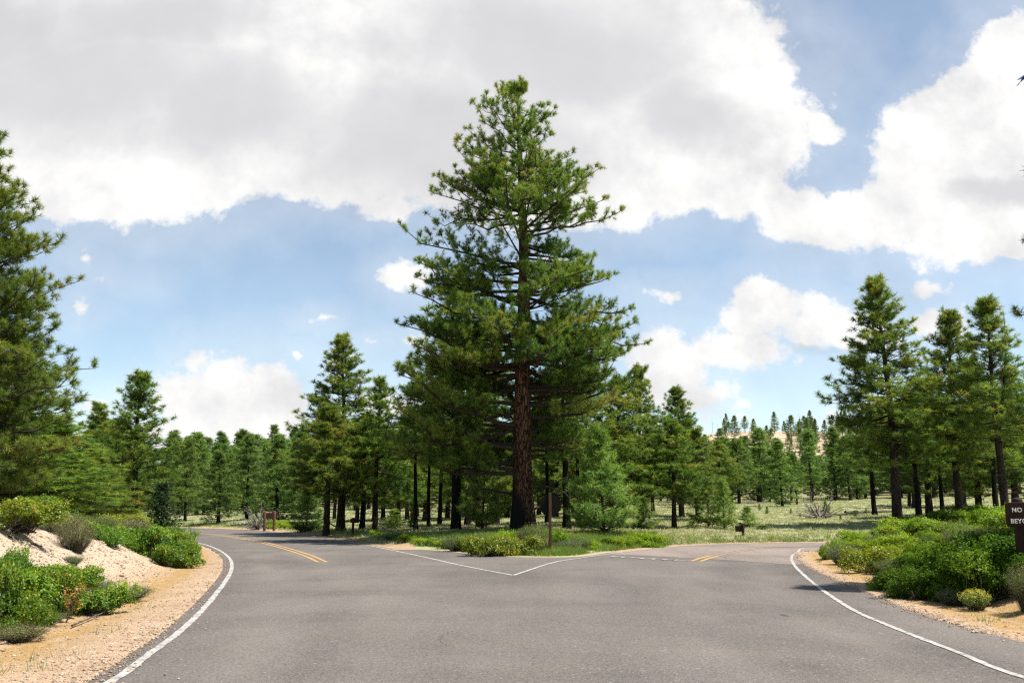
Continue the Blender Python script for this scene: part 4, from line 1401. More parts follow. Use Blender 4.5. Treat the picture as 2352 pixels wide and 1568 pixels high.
GW = "shrubs on the sandy west bank"
GE = "shrubs on the east bank"
GN = "shrubs on the island"
for a in [
    # near mass at the foot of the west bank
    ("green_a", 25, 1462, 150, 105, "nearest bright green shrub at the frame edge, at the foot of the sandy bank"),
    ("green_b", -50, 1440, 180, 126, "green shrub mostly out of frame at the foot of the sandy bank"),
    ("green_c", 15, 1405, 165, 109, "tall green shrub behind the nearest one at the frame edge"),
    ("green_b", 105, 1412, 150, 99, "bright green shrub in the middle of the near clump, left of the withered sapling"),
    ("green_a", 195, 1412, 125, 77, "last green shrub of the near clump, right of the withered sapling"),
    ("green_c", 70, 1360, 150, 76, "green shrub on the upper side of the near clump"),
    ("green_b", 150, 1360, 110, 55, "low green shrub behind the withered sapling"),
    ("green_a", -10, 1345, 120, 84, "green shrub at the frame edge just under the bare sand"),
    # the top of the bank
    ("yellow_a", 20, 1222, 170, 85, "yellowish shrub at the frame edge on top of the bank"),
    ("green_b", 85, 1215, 120, 75, "green shrub with orange leaves on top of the bank"),
    ("bright_b", 110, 1180, 120, 60, "bright green shrub further back on the crest of the bank"),
    ("green_c", 195, 1200, 100, 60, "green shrub behind the dry brown bush on the crest"),
    ("green_a", 245, 1248, 80, 62, "green shrub right of the dry brown bush"),
    ("yellow_a", 275, 1225, 90, 50, "yellow green shrub just behind the crest, left of the leafy row"),
    ("green_a", 305, 1262, 110, 66, "first shrub of the leafy row running down the bank"),
    ("green_b", 350, 1285, 115, 72, "second shrub of the leafy row, middle of the slope"),
    ("green_c", 395, 1304, 95, 66, "third shrub of the leafy row, lowest on the slope"),
    ("green_b", 422, 1294, 62, 58, "last shrub of the leafy row, almost touching the road shoulder"),
    ("green_a", 365, 1245, 110, 50, "shrub behind the leafy row under the juniper"),
    ("green_b", 412, 1262, 70, 44, "shrub at the end of the bank by the bending road"),
    ("bright_a", 330, 1228, 90, 40, "bright green shrub between the leafy row and the broad conical pine"),
]:
    shrub(*a, GW)
for a in [
    ("dry_a", 135, 1232, 100, 52, "dry brown bush at the crest of the bank"),
    ("dry_a", 170, 1270, 95, 62, "dry brown bush spilling over the edge of the bare sand"),
    ("sage_a", 225, 1232, 90, 40, "grey green brush between the leafy shrubs on the crest"),
    ("dry_a", 300, 1240, 90, 42, "dry brush above the leafy row"),
    ("sage_b", 345, 1262, 80, 40, "grey green brush inside the leafy row"),
    ("blue_a", 285, 1382, 95, 34, "low blue green sage on the lower sand slope"),
    ("blue_a", 235, 1375, 80, 40, "low blue green sage right behind the near clump"),
    ("sage_a", 100, 1440, 90, 32, "low grey green brush at the front of the near clump"),
    ("blue_a", 165, 1300, 50, 18, "tiny silvery sage alone on the bare sand"),
    ("dry_a", 55, 1225, 70, 40, "dry brush left of the brown bush on the crest"),
    ("dry_a", 40, 1478, 130, 34, "dead brush under the nearest green shrub"),
]:
    shrub(*a, GW, "brush_shrub")
for a in [
    ("bright_a", 1902, 1285, 52, 36, "first leafy shrub of the east bank, beside the far curve of the white line"),
    ("bright_b", 1968, 1250, 60, 34, "leafy shrub behind the first ones of the east bank"),
    ("yellow_a", 2000, 1318, 88, 62, "yellow green shrub low on the east bank, nearest the far end"),
    ("bright_c", 2038, 1248, 62, 46, "leafy shrub on the crest just left of the tallest east pine"),
    ("bright_a", 2108, 1236, 115, 48, "wide leafy shrub on the crest at the foot of the tallest east pine"),
    ("bright_b", 2075, 1278, 95, 48, "leafy shrub in the middle of the east bank"),
    ("bright_a", 2125, 1285, 70, 48, "bright shrub in the middle of the east bank, beside bare earth"),
    ("bright_b", 2055, 1356, 80, 50, "leafy shrub at the foot of the east bank"),
    ("bright_a", 2150, 1305, 90, 50, "bright green shrub just above the dark thicket"),
    ("bright_b", 2270, 1225, 90, 58, "bright leafy shrub left of the brown sign"),
    ("bright_c", 2305, 1235, 85, 70, "bright leafy shrub directly behind the brown sign"),
    ("bright_b", 2215, 1245, 95, 44, "broad bright shrub behind the tall olive brush of the east bank"),
    ("bright_c", 2165, 1262, 80, 46, "bright shrub between the bare earth and the tall olive brush"),
    ("bright_a", 2058, 1312, 70, 40, "bright green shrub just above the grey brown brush of the east bank"),
    ("bright_a", 2175, 1205, 90, 36, "leafy shrub on the crest right of the tallest east pine"),
    ("bright_c", 1990, 1284, 70, 46, "leafy shrub between the first clumps and the middle of the east bank"),
    ("bright_b", 1935, 1276, 50, 34, "leafy shrub just behind the grey green brush of the east bank"),
    ("bright_b", 2030, 1296, 70, 46, "bright green shrub above the lowest yellow one on the east bank"),
    ("bright_a", 2095, 1318, 90, 50, "leafy shrub above the foot of the east bank, left of the dark thicket"),
    ("bright_c", 2235, 1196, 80, 36, "small bright shrub on the crest left of the brown sign"),
    ("bright_b", 2340, 1215, 80, 50, "bright leafy shrub behind the right half of the brown sign"),
]:
    shrub(*a, GE)
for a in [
    ("shaded_a", 2110, 1376, 110, 72, "shade-darkened green shrub, first of the shaded thicket by the road"),
    ("shaded_b", 2180, 1384, 120, 110, "shade-darkened green shrub in the middle of the shaded thicket"),
    ("shaded_a", 2255, 1390, 140, 140, "tall shade-darkened green shrub, the biggest of the shaded thicket"),
    ("shaded_b", 2320, 1375, 130, 150, "shade-darkened green shrub below the brown sign"),
    ("shaded_a", 2370, 1360, 150, 150, "shade-darkened green shrub at the frame edge below the brown sign"),
    ("shaded_b", 2215, 1330, 120, 90, "shade-darkened green shrub at the back of the shaded thicket"),
    ("shaded_a", 2300, 1300, 130, 90, "shade-darkened green shrub behind the thicket under the brown sign"),
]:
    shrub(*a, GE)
for a in [
    ("blue_a", 1938, 1298, 62, 42, "grey green brush between the first leafy shrubs of the east bank"),
    ("sage_a", 2062, 1328, 76, 38, "grey brown brush between the leafy shrubs on the east bank"),
    ("sage_b", 2140, 1268, 56, 36, "pale brush beside the bare earth on the east bank"),
    ("sage_b", 2215, 1262, 80, 50, "tall olive brush above the dark thicket"),
    ("sage_a", 2270, 1265, 62, 46, "olive brush left below the brown sign"),
    ("sage_a", 2190, 1240, 80, 34, "pale brush on the crest of the east bank"),
    ("sage_b", 2025, 1272, 60, 38, "small pale brush at the middle of the east bank"),
    ("blue_a", 2190, 1392, 50, 38, "blue green brush at the foot of the dark thicket"),
    ("sage_a", 2085, 1215, 60, 26, "pale brush on the crest under the tallest east pine"),
]:
    shrub(*a, GE, "brush_shrub")
shrub("rabbit", 2243, 1406, 66, 40, "yellow flowering bush at the foot of the dark thicket", GE, "flowering_bush")
shrub("seedhead", 2362, 1408, 80, 105, "tall feathery brush with a yellow flower at the frame edge", GE, "brush_shrub")
for a in [
    ("yellow_a", 1128, 1277, 95, 52, "yellow bush on the island west of the octagonal sign"),
    ("yellow_a", 1186, 1276, 84, 50, "yellow bush on the island in front of the orange trunk"),
    ("bright_a", 1085, 1268, 70, 36, "low green bush on the west side of the island"),
    ("bright_b", 1475, 1256, 85, 34, "yellow green mound by the road, under the small round sapling"),
    ("bright_a", 1428, 1259, 60, 28, "low green mound by the road, right of the young bright pine"),
    ("bright_c", 1395, 1254, 40, 22, "small green bush under the young bright pine"),
    ("bright_b", 645, 1213, 62, 20, "low green bush at the right post of the brown board sign"),
    ("bright_a", 608, 1212, 30, 22, "green bush at the left post of the brown board sign"),
    ("bright_b", 1292, 1260, 46, 26, "green bush just right of the octagonal sign's post"),
    ("bright_a", 1274, 1259, 58, 46, "light green upright bush right behind the octagonal sign's post"),
    ("bright_c", 1160, 1266, 70, 46, "green bush behind the yellow bushes, at the foot of the orange trunk"),
    ("bright_b", 1040, 1260, 60, 26, "low green bush at the west end of the island's shrubs"),
    ("bright_a", 990, 1253, 60, 20, "low green bush by the dirt strip, west on the island"),
    ("bright_c", 935, 1246, 44, 20, "small green bush beside the dirt strip under the slender pines"),
    ("bright_a", 1500, 1253, 40, 22, "yellow tipped mound at the east end of the bushes by the road"),
    ("bright_b", 1352, 1262, 52, 26, "low green bush between the sign and the bright young pine"),
    ("bright_b", 865, 1232, 30, 16, "small dark bush at the foot of the bright topped pine"),
]:
    shrub(*a, GN)
for a in [
    ("sage_a", 1226, 1264, 80, 50, "grey twiggy bush just left of the octagonal sign's post"),
    ("dry_a", 1243, 1268, 44, 32, "dry grey bush touching the octagonal sign's post"),
    ("sage_b", 1050, 1266, 80, 36, "grey green sage on the west side of the island"),
    ("sage_a", 1326, 1264, 66, 32, "grey brush right of the octagonal sign"),
    ("blue_a", 1092, 1274, 40, 42, "silvery green feathery sage at the west side of the yellow bushes"),
    ("sage_a", 1212, 1266, 56, 46, "pale green brush between the yellow bushes and the octagonal sign"),
    ("blue_a", 1305, 1266, 50, 22, "pale tuft of sage at the foot of the octagonal sign"),
    ("sage_b", 905, 1243, 60, 16, "low sage in the shade west on the island"),
    ("blue_a", 1025, 1255, 60, 18, "blue green sage by the dirt strip of the island"),
    ("blue_a", 700, 1221, 60, 14, "blue green sage by the roadside beyond the bend"),
    ("sage_b", 1345, 1262, 44, 16, "low pale sage by the white line"),
]:
    shrub(*a, GN, "brush_shrub")
# saplings dotted on the meadow
for u, v, hp_ in [(1745, 1172, 12), (1762, 1180, 14), (1817, 1180, 10), (1838, 1188, 8), (1905, 1172, 10), (1931, 1195, 10), (1965, 1188, 12), (1990, 1180, 10), (945, 1210, 26), (1730, 1190, 8)]:
    p = hit(u, v)
    plant("sap_b", p[0], p[1], hp_ / FPX * p[1] * 1.2, None, "tiny pine seedling dotted on the pale meadow", "pine seedlings on the meadow", "pine_seedling", cat="seedling")
p = hit(1897, 1188)
plant("sap_a", p[0], p[1], 36 / FPX * p[1], 10 / FPX * p[1], "round young pine beside the bleached dead bush on the meadow", None)


# ------------------------------------------------------------------ dead wood
def dead_bush(name, loc, size, seed, label, spread=1.0, n=40):
    rs = np.random.RandomState(seed)
    W = Wood()
    for k in range(n):
        az = rs.uniform(0, 6.28)
        el = rs.uniform(0.1, 1.2)
        L = size * rs.uniform(0.4, 1)
        d = np.array([math.cos(az) * math.cos(el) * spread, math.sin(az) * math.cos(el) * spread, math.sin(el)])
        t = np.linspace(0, 1, 5)
        p = d * (L * t)[:, None] + rs.normal(0, 0.07, (5, 3)) * L * t[:, None]
        W.add(tube(p, 0.03 * size * (1 - 0.85 * t), 4), 0)
        b = p[[2, 3, 4]]
        W.add(frusta(b, b + norm(d + rs.normal(0, 0.6, (3, 3))) * L * 0.35, np.full(3, 0.009 * size), np.full(3, 0.003), 3), 0)
    return tag(link(name, W.mesh(name, M["dead_wood"]), None, loc), label, "dead bush")


p = hit(1883, 1190)
dead_bush("dead_bush", p, 1.9, 2, "bleached twisted dead bush on the meadow in front of the eastern forest")
p = hit(590, 1216)
dead_bush("dead_bush", p, 1.8, 3, "pale dead branches left of the brown board sign")


def log(name, A, B, r, label, seed, stubs=8):
    rs = np.random.RandomState(seed)
    t = np.linspace(0, 1, 12)
    P = np.array(A)[None] * (1 - t)[:, None] + np.array(B)[None] * t[:, None] + rs.normal(0, r * 0.2, (12, 3))
    W = Wood()
    W.add(tube(P, r * (1 - 0.55 * t), 9), 1)
    for k in range(stubs):
        b = P[rs.randint(2, 11)]
        d = norm(np.array([rs.normal(), rs.normal(), abs(rs.normal())]))
        W.add(frusta([b], [b + d * rs.uniform(2, 7) * r], [r * 0.22], [r * 0.08], 4), 0)
    return tag(link(name, W.mesh(name, M["dead_wood"])), label, "log")


def on(u, v, dz):
    q_ = hit(u, v)
    return (q_[0], q_[1], q_[2] + dz)


log("fallen_log", on(1940, 1180, 0.12), on(2072, 1178, 0.12), 0.14, "long pale fallen log lying on the meadow left of the tallest east pine", 1)
log("fallen_log", on(1700, 1158, 0.1), on(1762, 1156, 0.1), 0.14, "pale fallen log at the foot of the eastern forest", 2)
a_ = on(790, 1222, 0.05)
log("fallen_log", a_, (a_[0] - 1.5, a_[1] + 0.6, a_[2] + 0.75), 0.06, "thin bleached trunk leaning up beside the island pines", 3, 5)
log("fallen_log", on(20, 1236, 0.02), on(98, 1262, 0.02), 0.03, "weathered grey root lying on the bare sand of the bank", 4, 3)
log("fallen_log", on(165, 1440, 0.02), on(262, 1398, 0.02), 0.016, "thin dead branch on the ground in front of the near shrubs", 6, 5)

# withered sapling in front of the near shrubs
p = hit(150, 1428)
e = empty("withered_sapling", p, "withered sapling with orange leaves and pale stem before the near green shrubs", "sapling")
rs_ = np.random.RandomState(9)
W = Wood()
tips = []
Hs = 85 / FPX * p[1]
t = np.linspace(0, 1, 6)
main = np.stack([0.05 * np.sin(t * 3) + 0.06 * t, 0.02 * t, t * Hs * 0.7 - 0.03], 1)
W.add(tube(main, 0.012 * (1 - 0.6 * t), 6), 1)
for k in range(9):
    b = main[1 + k % 5]
    d = norm(np.array([rs_.normal(0, 0.5), rs_.normal(0, 0.5), 0.8]))
    e1 = b + d * Hs * rs_.uniform(0.2, 0.45)
    W.add(frusta([b], [e1], [0.006], [0.003], 4), 0)
    tips.append(e1)
link("stem", W.mesh("withered_stem", M["dead_wood"]), e)
tp = np.repeat(np.array(tips), 16, 0) + rs_.normal(0, 0.04, (len(tips) * 16, 3))
V, F, T = leaves(rs_, tp, np.tile([0, 0, 1.0], (len(tp), 1)), 0.045, 0.6, rs_.uniform(0, 1, len(tp)))
link("foliage", mesh_np("withered_foliage", V, F, M["orange_leaf"], False, dict(tint=T)), e)


# ------------------------------------------------------------------ grass, tufts, gravel
def blades(rs, P, h, w, lean=0.35):
    N = len(P)
    az = rs.uniform(0, 6.28, N)
    side = np.stack([np.cos(az), np.sin(az), np.zeros(N)], 1) * (w * rs.uniform(0.6, 1.3, N) / 2)[:, None]
    ln = rs.normal(0, lean, (N, 2))
    hh = h * rs.uniform(0.5, 1.2, N)
    tip = P + np.stack([ln[:, 0] * hh, ln[:, 1] * hh, hh], 1)
    return np.stack([P - side, P + side, tip], 1)


def scatter_uv(rs, n, u0, u1, d0, d1, power=1.0):
    u = rs.uniform(u0, u1, n)
    D = d0 + (d1 - d0) * rs.rand(n) ** power
    x = (u - CX) / FPX * D * (1 / math.cos(PITCH)) * 0.99
    return x, D


def build_meadow():
    rs = np.random.RandomState(3)
    x, y = scatter_uv(rs, 52000, 330, 2500, 46, 150, 1.25)
    z, d, L, Rr, I, ins, sh = terrain(x, y, True)
    keep = I & (d > 0.9) & (wavy(x, y, 4.0, 3) + 0.8 * wavy(x, y, 1.4, 20) > -0.75)
    x, y, z = x[keep], y[keep], z[keep]
    n = len(x)
    m = 9
    c = np.stack([x, y, z], 1)
    P = np.repeat(c, m, 0) + np.c_[rs.normal(0, 0.16, (n * m, 2)), np.zeros(n * m)]
    P[:, 2] -= 0.02
    tri = blades(rs, P, np.repeat(rs.uniform(0.06, 0.17, n), m), 0.07, 0.9)
    gl = np.clip(0.5 + 0.25 * wavy(x, y, 6, 11) + rs.normal(0, 0.16, n), 0, 0.97)
    T = np.repeat(gl, m * 3)
    V = tri.reshape(-1, 3)
    tag(link("meadow_grass", mesh_np("meadow_grass", V, np.arange(len(V)).reshape(-1, 3), M["meadow_tuft"], False, dict(tint=T))), kind="stuff")


build_meadow()


def build_verge():
    rs = np.random.RandomState(4)
    xs, ys = [], []
    for c in (isl_asph,):
        seg = np.hypot(*np.diff(c, axis=0).T)
        s = np.concatenate([[0], np.cumsum(seg)])
        n = 60000
        t = rs.uniform(0, s[-1], n)
        px_ = np.interp(t, s, c[:, 0])
        py_ = np.interp(t, s, c[:, 1])
        xs.append(px_ + rs.normal(0, 2.2, n))
        ys.append(py_ + rs.normal(0, 2.2, n))
    x2, y2 = scatter_uv(rs, 40000, 850, 1500, 34, 52)
    x3, y3 = scatter_uv(rs, 3500, 1830, 2420, 13, 40)
    x4, y4 = scatter_uv(rs, 1500, -20, 450, 11, 40)
    x, y = np.concatenate(xs + [x2, x3, x4]), np.concatenate(ys + [y2, y3, y4])
    z, d, L, Rr, I, ins, sh = terrain(x, y, True)
    pat = wavy(x, y, 2.2, 17) + 0.7 * wavy(x, y, 0.8, 31)
    vis = np.abs(x) < y * 0.62
    keep = ~ins & vis & (y < 90) & np.where(I, (d > 0.35 + 0.3 * rs.rand(len(x)) + np.where((x < -2), 1.0, 0)) & (pat > -0.55) & (d < 1.6 + 2.2 * rs.rand(len(x)) + np.where((y < 50) & (x < 9), 6, 0)),
                                            np.where(Rr, (d > 0.5) & (pat > 0.35), (d > 0.5) & (pat > 0.62)))
    # clump the sparse tufts on the sand
    x, y, z, d, I = x[keep], y[keep], z[keep], d[keep], I[keep]
    n = len(x)
    m = 5
    P = np.repeat(np.stack([x, y, z - 0.01], 1), m, 0) + np.c_[rs.normal(0, 0.045, (n * m, 2)), np.zeros(n * m)]
    hgt = np.where(I, rs.uniform(0.07, 0.30, n) * sm(d / 1.5 + 0.25), rs.uniform(0.06, 0.2, n))
    tri = blades(rs, P, np.repeat(hgt, m), np.repeat(np.where(y < 30, 0.009, 0.025), m), 0.4)
    T = np.repeat(np.clip(0.42 + 0.22 * wavy(x, y, 3, 40) + rs.normal(0, 0.15, n), 0, 0.97), m * 3)
    V = tri.reshape(-1, 3)
    tag(link("verge_grass", mesh_np("verge_grass", V, np.arange(len(V)).reshape(-1, 3), M["grass"], False, dict(tint=T))), kind="stuff")


build_verge()


def build_gravel():
    rs = np.random.RandomState(6)
    x1, y1 = scatter_uv(rs, 17000, -60, 560, 8.8, 34, 1.9)
    x2, y2 = scatter_uv(rs, 7000, 1830, 2420, 10, 34, 1.5)
    x3, y3 = scatter_uv(rs, 3000, 600, 1250, 34, 60)
    for c_ in (left_asph, right_asph):
        i_ = rs.randint(0, len(c_) - 1, 9000)
        f_ = rs.rand(9000, 1)
        e_ = c_[i_] * (1 - f_) + c_[i_ + 1] * f_ + rs.normal(0, 0.16, (9000, 2))
        e_ = e_[(e_[:, 1] > 8) & (e_[:, 1] < 40)]
        x3, y3 = np.concatenate([x3, e_[:, 0]]), np.concatenate([y3, e_[:, 1]])
    x, y = np.concatenate([x1, x2, x3]), np.concatenate([y1, y2, y3])
    z, d, L, Rr, I, ins, sh = terrain(x, y, True)
    stray = ins & (d < 0.9) & (rs.rand(len(x)) < np.exp(-d / 0.16))
    keep = (~ins & (d < np.where(L, 7, np.where(Rr, 2.2, 0.9)))) | stray
    x, y, z, d = x[keep], y[keep], np.where(stray, 0.004, z)[keep], d[keep]
    n = len(x)
    bm = bmesh.new()
    bmesh.ops.create_icosphere(bm, subdivisions=1, radius=1.0)
    V0 = np.array([v.co[:] for v in bm.verts])
    F0 = np.array([[v.index for v in f.verts] for f in bm.faces])
    bm.free()
    s = np.clip(np.exp(rs.normal(math.log(0.0075), 0.5, n)), 0.003, 0.035)
    s *= np.where(d > 1.9, 1.7, 1.0)
    ax = rs.uniform(0.6, 1.3, (n, 1, 3)) * np.array([1, 1, 0.5])
    V = V0[None] * (1 + rs.normal(0, 0.16, (n, len(V0), 1))) * ax * s[:, None, None]
    az = rs.uniform(0, 6.28, n)
    c, s_ = np.cos(az)[:, None], np.sin(az)[:, None]
    V = np.stack([V[..., 0] * c - V[..., 1] * s_, V[..., 0] * s_ + V[..., 1] * c, V[..., 2]], -1)
    V += np.stack([x, y, z + s * 0.25], 1)[:, None]
    F = (np.arange(n) * len(V0))[:, None, None] + F0[None]
    T = np.repeat(np.clip(rs.normal(0.5, 0.25, n), 0, 1), len(V0))
    # pale flakes broken off the bank's face
    xc, yc = scatter_uv(rs, 17000, -60, 520, 11, 34, 1.3)
    zc_, dc, Lc, Rc, Ic, insc, shc = terrain(xc, yc, True)
    k_ = Lc & ~insc & (dc > shc + 0.2) & (dc < 6.5) & (wavy(xc, yc, 1.1, 33) > -0.5)
    xc, yc, zc_ = xc[k_], yc[k_], zc_[k_]
    nc = len(xc)
    sc_ = np.clip(np.exp(rs.normal(math.log(0.012), 0.55, nc)), 0.005, 0.06)
    axc = rs.uniform(0.6, 1.4, (nc, 1, 3)) * np.array([1.2, 0.9, 0.35])
    Vc = V0[None] * (1 + rs.normal(0, 0.2, (nc, len(V0), 1))) * axc * sc_[:, None, None]
    az = rs.uniform(0, 6.28, nc)
    c, s_ = np.cos(az)[:, None], np.sin(az)[:, None]
    Vc = np.stack([Vc[..., 0] * c - Vc[..., 1] * s_, Vc[..., 0] * s_ + Vc[..., 1] * c, Vc[..., 2] + 0.3 * Vc[..., 0]], -1)
    Vc += np.stack([xc, yc, zc_ + sc_ * 0.15], 1)[:, None]
    F = np.vstack([F.reshape(-1, 3), (n * len(V0) + np.arange(nc) * len(V0))[:, None, None].repeat(len(F0), 1).reshape(-1, 1) + np.tile(F0, (nc, 1))])
    V = np.vstack([V.reshape(-1, 3), Vc.reshape(-1, 3)])
    T = np.concatenate([T, np.repeat(np.clip(rs.normal(0.65, 0.25, nc), 0, 1), len(V0))])
    tag(link("gravel", mesh_np("gravel", V.reshape(-1, 3), F.reshape(-1, 3), M["stone"], False, dict(tint=T))), kind="stuff")


build_gravel()


# ------------------------------------------------------------------ signs
def rz_mat(a):
    return Matrix.Rotation(a, 3, "Z")


# octagonal sign seen from behind
p = at(1264, 1272, 36.6)
zg = zat(p[0], p[1])
D = p[1]
e = empty("stop_sign", (p[0], D, zg), "octagonal road sign seen from its dark back on a brown post at the island's tip", "road sign", rz=R(4))
ztop = at(1264, 1131, D)[2] - zg
bm = bmesh.new()
bm_box(bm, (0, 0, ztop / 2 - 0.15), (0.098, 0.08, ztop + 0.3), bevel=0.006)
link("post", bm_mesh("sign_post", bm, M["post_brown"]), e)


def octagon(name, rad, y0, y1, mat):
    bm = bmesh.new()
    a = [(math.cos(R(22.5 + 45 * i)) * rad, math.sin(R(22.5 + 45 * i)) * rad) for i in range(8)]
    f = bm.faces.new([bm.verts.new((x, y0, z)) for x, z in a])
    r_ = bmesh.ops.extrude_face_region(bm, geom=[f])
    bmesh.ops.translate(bm, verts=[v for v in r_["geom"] if isinstance(v, bmesh.types.BMVert)], vec=(0, y1 - y0, 0))
    bmesh.ops.recalc_face_normals(bm, faces=bm.faces)
    return bm_mesh(name, bm, mat)


zc = (at(1264, 1132.5, D)[2] + at(1264, 1187.5, D)[2]) / 2 - zg
rad_ = (1289 - 1240) / FPX * D / 2 / math.cos(R(22.5))
link("panel", octagon("sign_panel", rad_, 0.043, 0.049, M["sign_back"]), e, (0.01, 0, zc))
link("face", octagon("sign_face", rad_ * 0.985, 0.0495, 0.052, M["sign_face"]), e, (0.01, 0, zc))
for dz_ in (-0.2, 0.2):
    bm = bmesh.new()
    bmesh.ops.create_cone(bm, cap_ends=True, segments=8, radius1=0.011, radius2=0.009, depth=0.02, matrix=Matrix.Translation((0.0, -0.048, zc + dz_)) @ Matrix.Rotation(R(90), 4, "X"))
    link("bolt", bm_mesh("sign_bolt", bm, M["post_brown"]), e)


def round_post(name, r, h, mat, lean=0.0):
    t = np.array([-0.4, 0, h * 0.5, h - r * 0.6, h - r * 0.2, h, h + 0.001])
    rr = np.array([1, 1, 1, 1, 0.85, 0.45, 0.001]) * r
    V, F = tube(np.stack([lean * t, 0 * t, t], 1), rr, 14)
    return mesh_np(name, V, F, mat, True, dict(stem=np.ones(len(V))))


def board_mesh(name, w, h, th, mat, bev=0.04):
    bm = bmesh.new()
    # rounded plank with softened corners
    pts = []
    for cx_, cz_, a0 in ((w / 2 - bev, h / 2 - bev, 0), (-w / 2 + bev, h / 2 - bev, 90), (-w / 2 + bev, -h / 2 + bev, 180), (w / 2 - bev, -h / 2 + bev, 270)):
        for k in range(5):
            a = R(a0 + k * 22.5)
            pts.append((cx_ + bev * math.cos(a), cz_ + bev * math.sin(a)))
    f = bm.faces.new([bm.verts.new((x, -th / 2, z)) for x, z in pts])
    r_ = bmesh.ops.extrude_face_region(bm, geom=[f])
    bmesh.ops.translate(bm, verts=[v for v in r_["geom"] if isinstance(v, bmesh.types.BMVert)], vec=(0, th, 0))
    bmesh.ops.recalc_face_normals(bm, faces=bm.faces)
    es = [ed for ed in bm.edges if abs(ed.verts[0].co.y - ed.verts[1].co.y) < 1e-5]
    bmesh.ops.bevel(bm, geom=es, offset=min(0.008, th * 0.2), segments=2, affect="EDGES", profile=0.5)
    return bm_mesh(name, bm, mat)


def lettering(name, text, size, mat, parent, loc, rot=(math.pi / 2, 0, 0), thick=0.004, bold=0.0):
    cu = bpy.data.curves.new(name, "FONT")
    cu.body = text
    cu.size = size
    cu.extrude = thick
    cu.offset = bold
    cu.space_character = 1.12
    tmp = bpy.data.objects.new(name + "_curve", cu)
    COL.objects.link(tmp)
    bpy.context.view_layer.update()
    me = bpy.data.meshes.new_from_object(tmp.evaluated_get(bpy.context.evaluated_depsgraph_get()))
    bpy.data.objects.remove(tmp)
    me.materials.clear()
    me.materials.append(mat)
    o = link(name, me, parent, loc)
    o.rotation_euler = rot
    return o


# brown board with routed white letters at the right edge
DS = 17.5
pL, pT, pB = at(2311.5, 1180, DS), at(2330, 1153, DS), at(2330, 1208, DS)
bw = 0.80
bh = pT[2] - pB[2]
bx = pL[0] + bw / 2
zg = zat(bx, DS)
e = empty("notice_sign", (bx, DS, zg), "dark brown wooden sign with white letters at the frame edge above the shrubs", "sign", rz=R(-3))
zc = (pT[2] + pB[2]) / 2 - zg
link("board", board_mesh("notice_board", bw, bh, 0.05, M["sign_brown"], 0.045), e, (0, 0, zc))
pu = at(2346, 1180, DS)[0] - bx
ph = at(2340, 1142, DS)[2] - zg
link("post", round_post("notice_post", 0.085, ph, M["sign_brown"]), e, (pu, 0.112, 0))
link("post", round_post("notice_post", 0.085, ph, M["sign_brown"]), e, (-pu, 0.112, 0))
lh = 13.7 / FPX * DS / 1.0
for txt, u_, v_ in (("NO", 2325, 1175.2), ("BEYOND", 2322.5, 1200.8)):
    # letters sit on the front of the board
    q_ = at(u_, v_, DS - 0.03)
    lettering("letter_line", txt, lh, M["letter"], e, (q_[0] - bx + 0.004, -0.028, q_[2] - zg - (0.0 if txt == "NO" else 0.0)), bold=0.0022)


def park_sign(u, vbase, D, vtop, board, label, two=True, post_us=None, mat="sign_red_brown", rz=0.0):
    x = at(u, 1190, D)[0]
    z = zat(x, D)
    e = empty("board_sign", (x, D, z), label, "sign", None, rz)
    h = at(u, vtop, D)[2] - z
    u0, u1, v0, v1 = board
    bw_, bh_ = (u1 - u0) / FPX * D, (v1 - v0) / FPX * D
    cx_ = at((u0 + u1) / 2, 1190, D)[0] - x
    cz_ = at(u, (v0 + v1) / 2, D)[2] - z
    link("board", board_mesh("sign_board", bw_, bh_, 0.06, M[mat], 0.03), e, (cx_, 0, cz_))
    for pu_ in post_us:
        link("post", round_post("board_post", 3.0 / FPX * D, h, M[mat]), e, (at(pu_, 1190, D)[0] - x, -0.03 - 3.0 / FPX * D, 0))
    return e


park_sign(620, 1210, 70, 1173, (603, 637, 1177, 1190), "red brown board sign on two posts beyond the bend of the road", True, (609, 632), rz=R(-8))
park_sign(815, 1222, 57, 1188, (805, 825, 1190, 1200), "dark brown board sign in the shade of the island pines", False, (812,), "sign_brown")
park_sign(1700, 1238, 51, 1202, (1688, 1709, 1207, 1220), "small brown board sign on one post beside the far road", False, (1704.5,), "sign_brown")

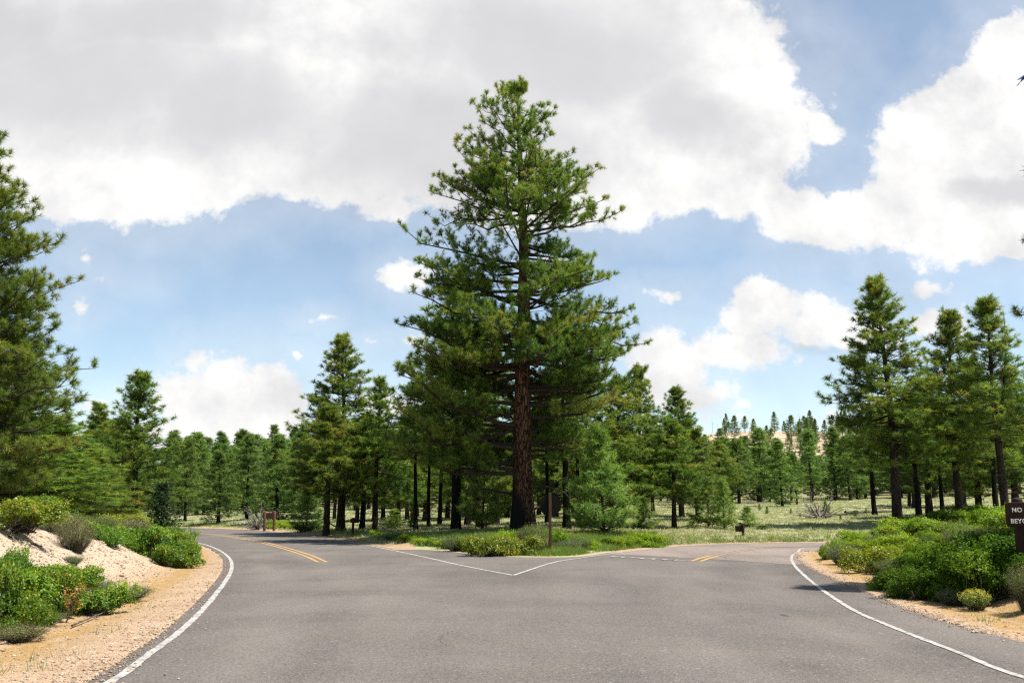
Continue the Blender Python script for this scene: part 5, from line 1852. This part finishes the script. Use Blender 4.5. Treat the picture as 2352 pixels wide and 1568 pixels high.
# ------------------------------------------------------------------ bird at the right edge of the sky
bp = at(2352.5, 178, 16.0)
e = empty("bird", bp, "small blue bird flying high at the frame edge", "bird")
t = np.linspace(0, 1, 9)
P = np.stack([-0.075 + 0.17 * t, 0 * t, -0.085 + 0.19 * t], 1)
V, F = tube(P, np.array([0.004, 0.010, 0.018, 0.026, 0.030, 0.027, 0.021, 0.019, 0.004]), 10)
body = link("body", mesh_np("bird_body", V, F, M["bird_blue"], True), e)
for s_ in (-1, 1):
    bm = bmesh.new()
    a = [(0.0, 0.01 * s_, 0.03), (0.05, 0.10 * s_, 0.075), (0.02, 0.19 * s_, 0.06), (-0.03, 0.17 * s_, 0.025), (-0.04, 0.08 * s_, -0.005), (-0.03, 0.01 * s_, -0.02)]
    f = bm.faces.new([bm.verts.new(v) for v in a])
    r_ = bmesh.ops.extrude_face_region(bm, geom=[f])
    bmesh.ops.translate(bm, verts=[v for v in r_["geom"] if isinstance(v, bmesh.types.BMVert)], vec=(-0.004, 0, 0.006))
    bmesh.ops.recalc_face_normals(bm, faces=bm.faces)
    link("wing", bm_mesh("bird_wing", bm, M["bird_blue"]), e)
bm = bmesh.new()
a = [(-0.07, 0.012, -0.08), (-0.07, -0.012, -0.08), (-0.125, -0.028, -0.15), (-0.13, 0.0, -0.145), (-0.125, 0.028, -0.15)]
f = bm.faces.new([bm.verts.new(v) for v in a])
r_ = bmesh.ops.extrude_face_region(bm, geom=[f])
bmesh.ops.translate(bm, verts=[v for v in r_["geom"] if isinstance(v, bmesh.types.BMVert)], vec=(-0.005, 0, 0.004))
bmesh.ops.recalc_face_normals(bm, faces=bm.faces)
link("tail", bm_mesh("bird_tail", bm, M["bird_blue"]), e)
bm = bmesh.new()
bmesh.ops.create_cone(bm, cap_ends=True, segments=8, radius1=0.006, radius2=0.001, depth=0.022, matrix=Matrix.Translation((0.10, 0, 0.112)) @ Matrix.Rotation(R(45), 4, "Y"))
link("beak", bm_mesh("bird_beak", bm, M["beak"]), e)
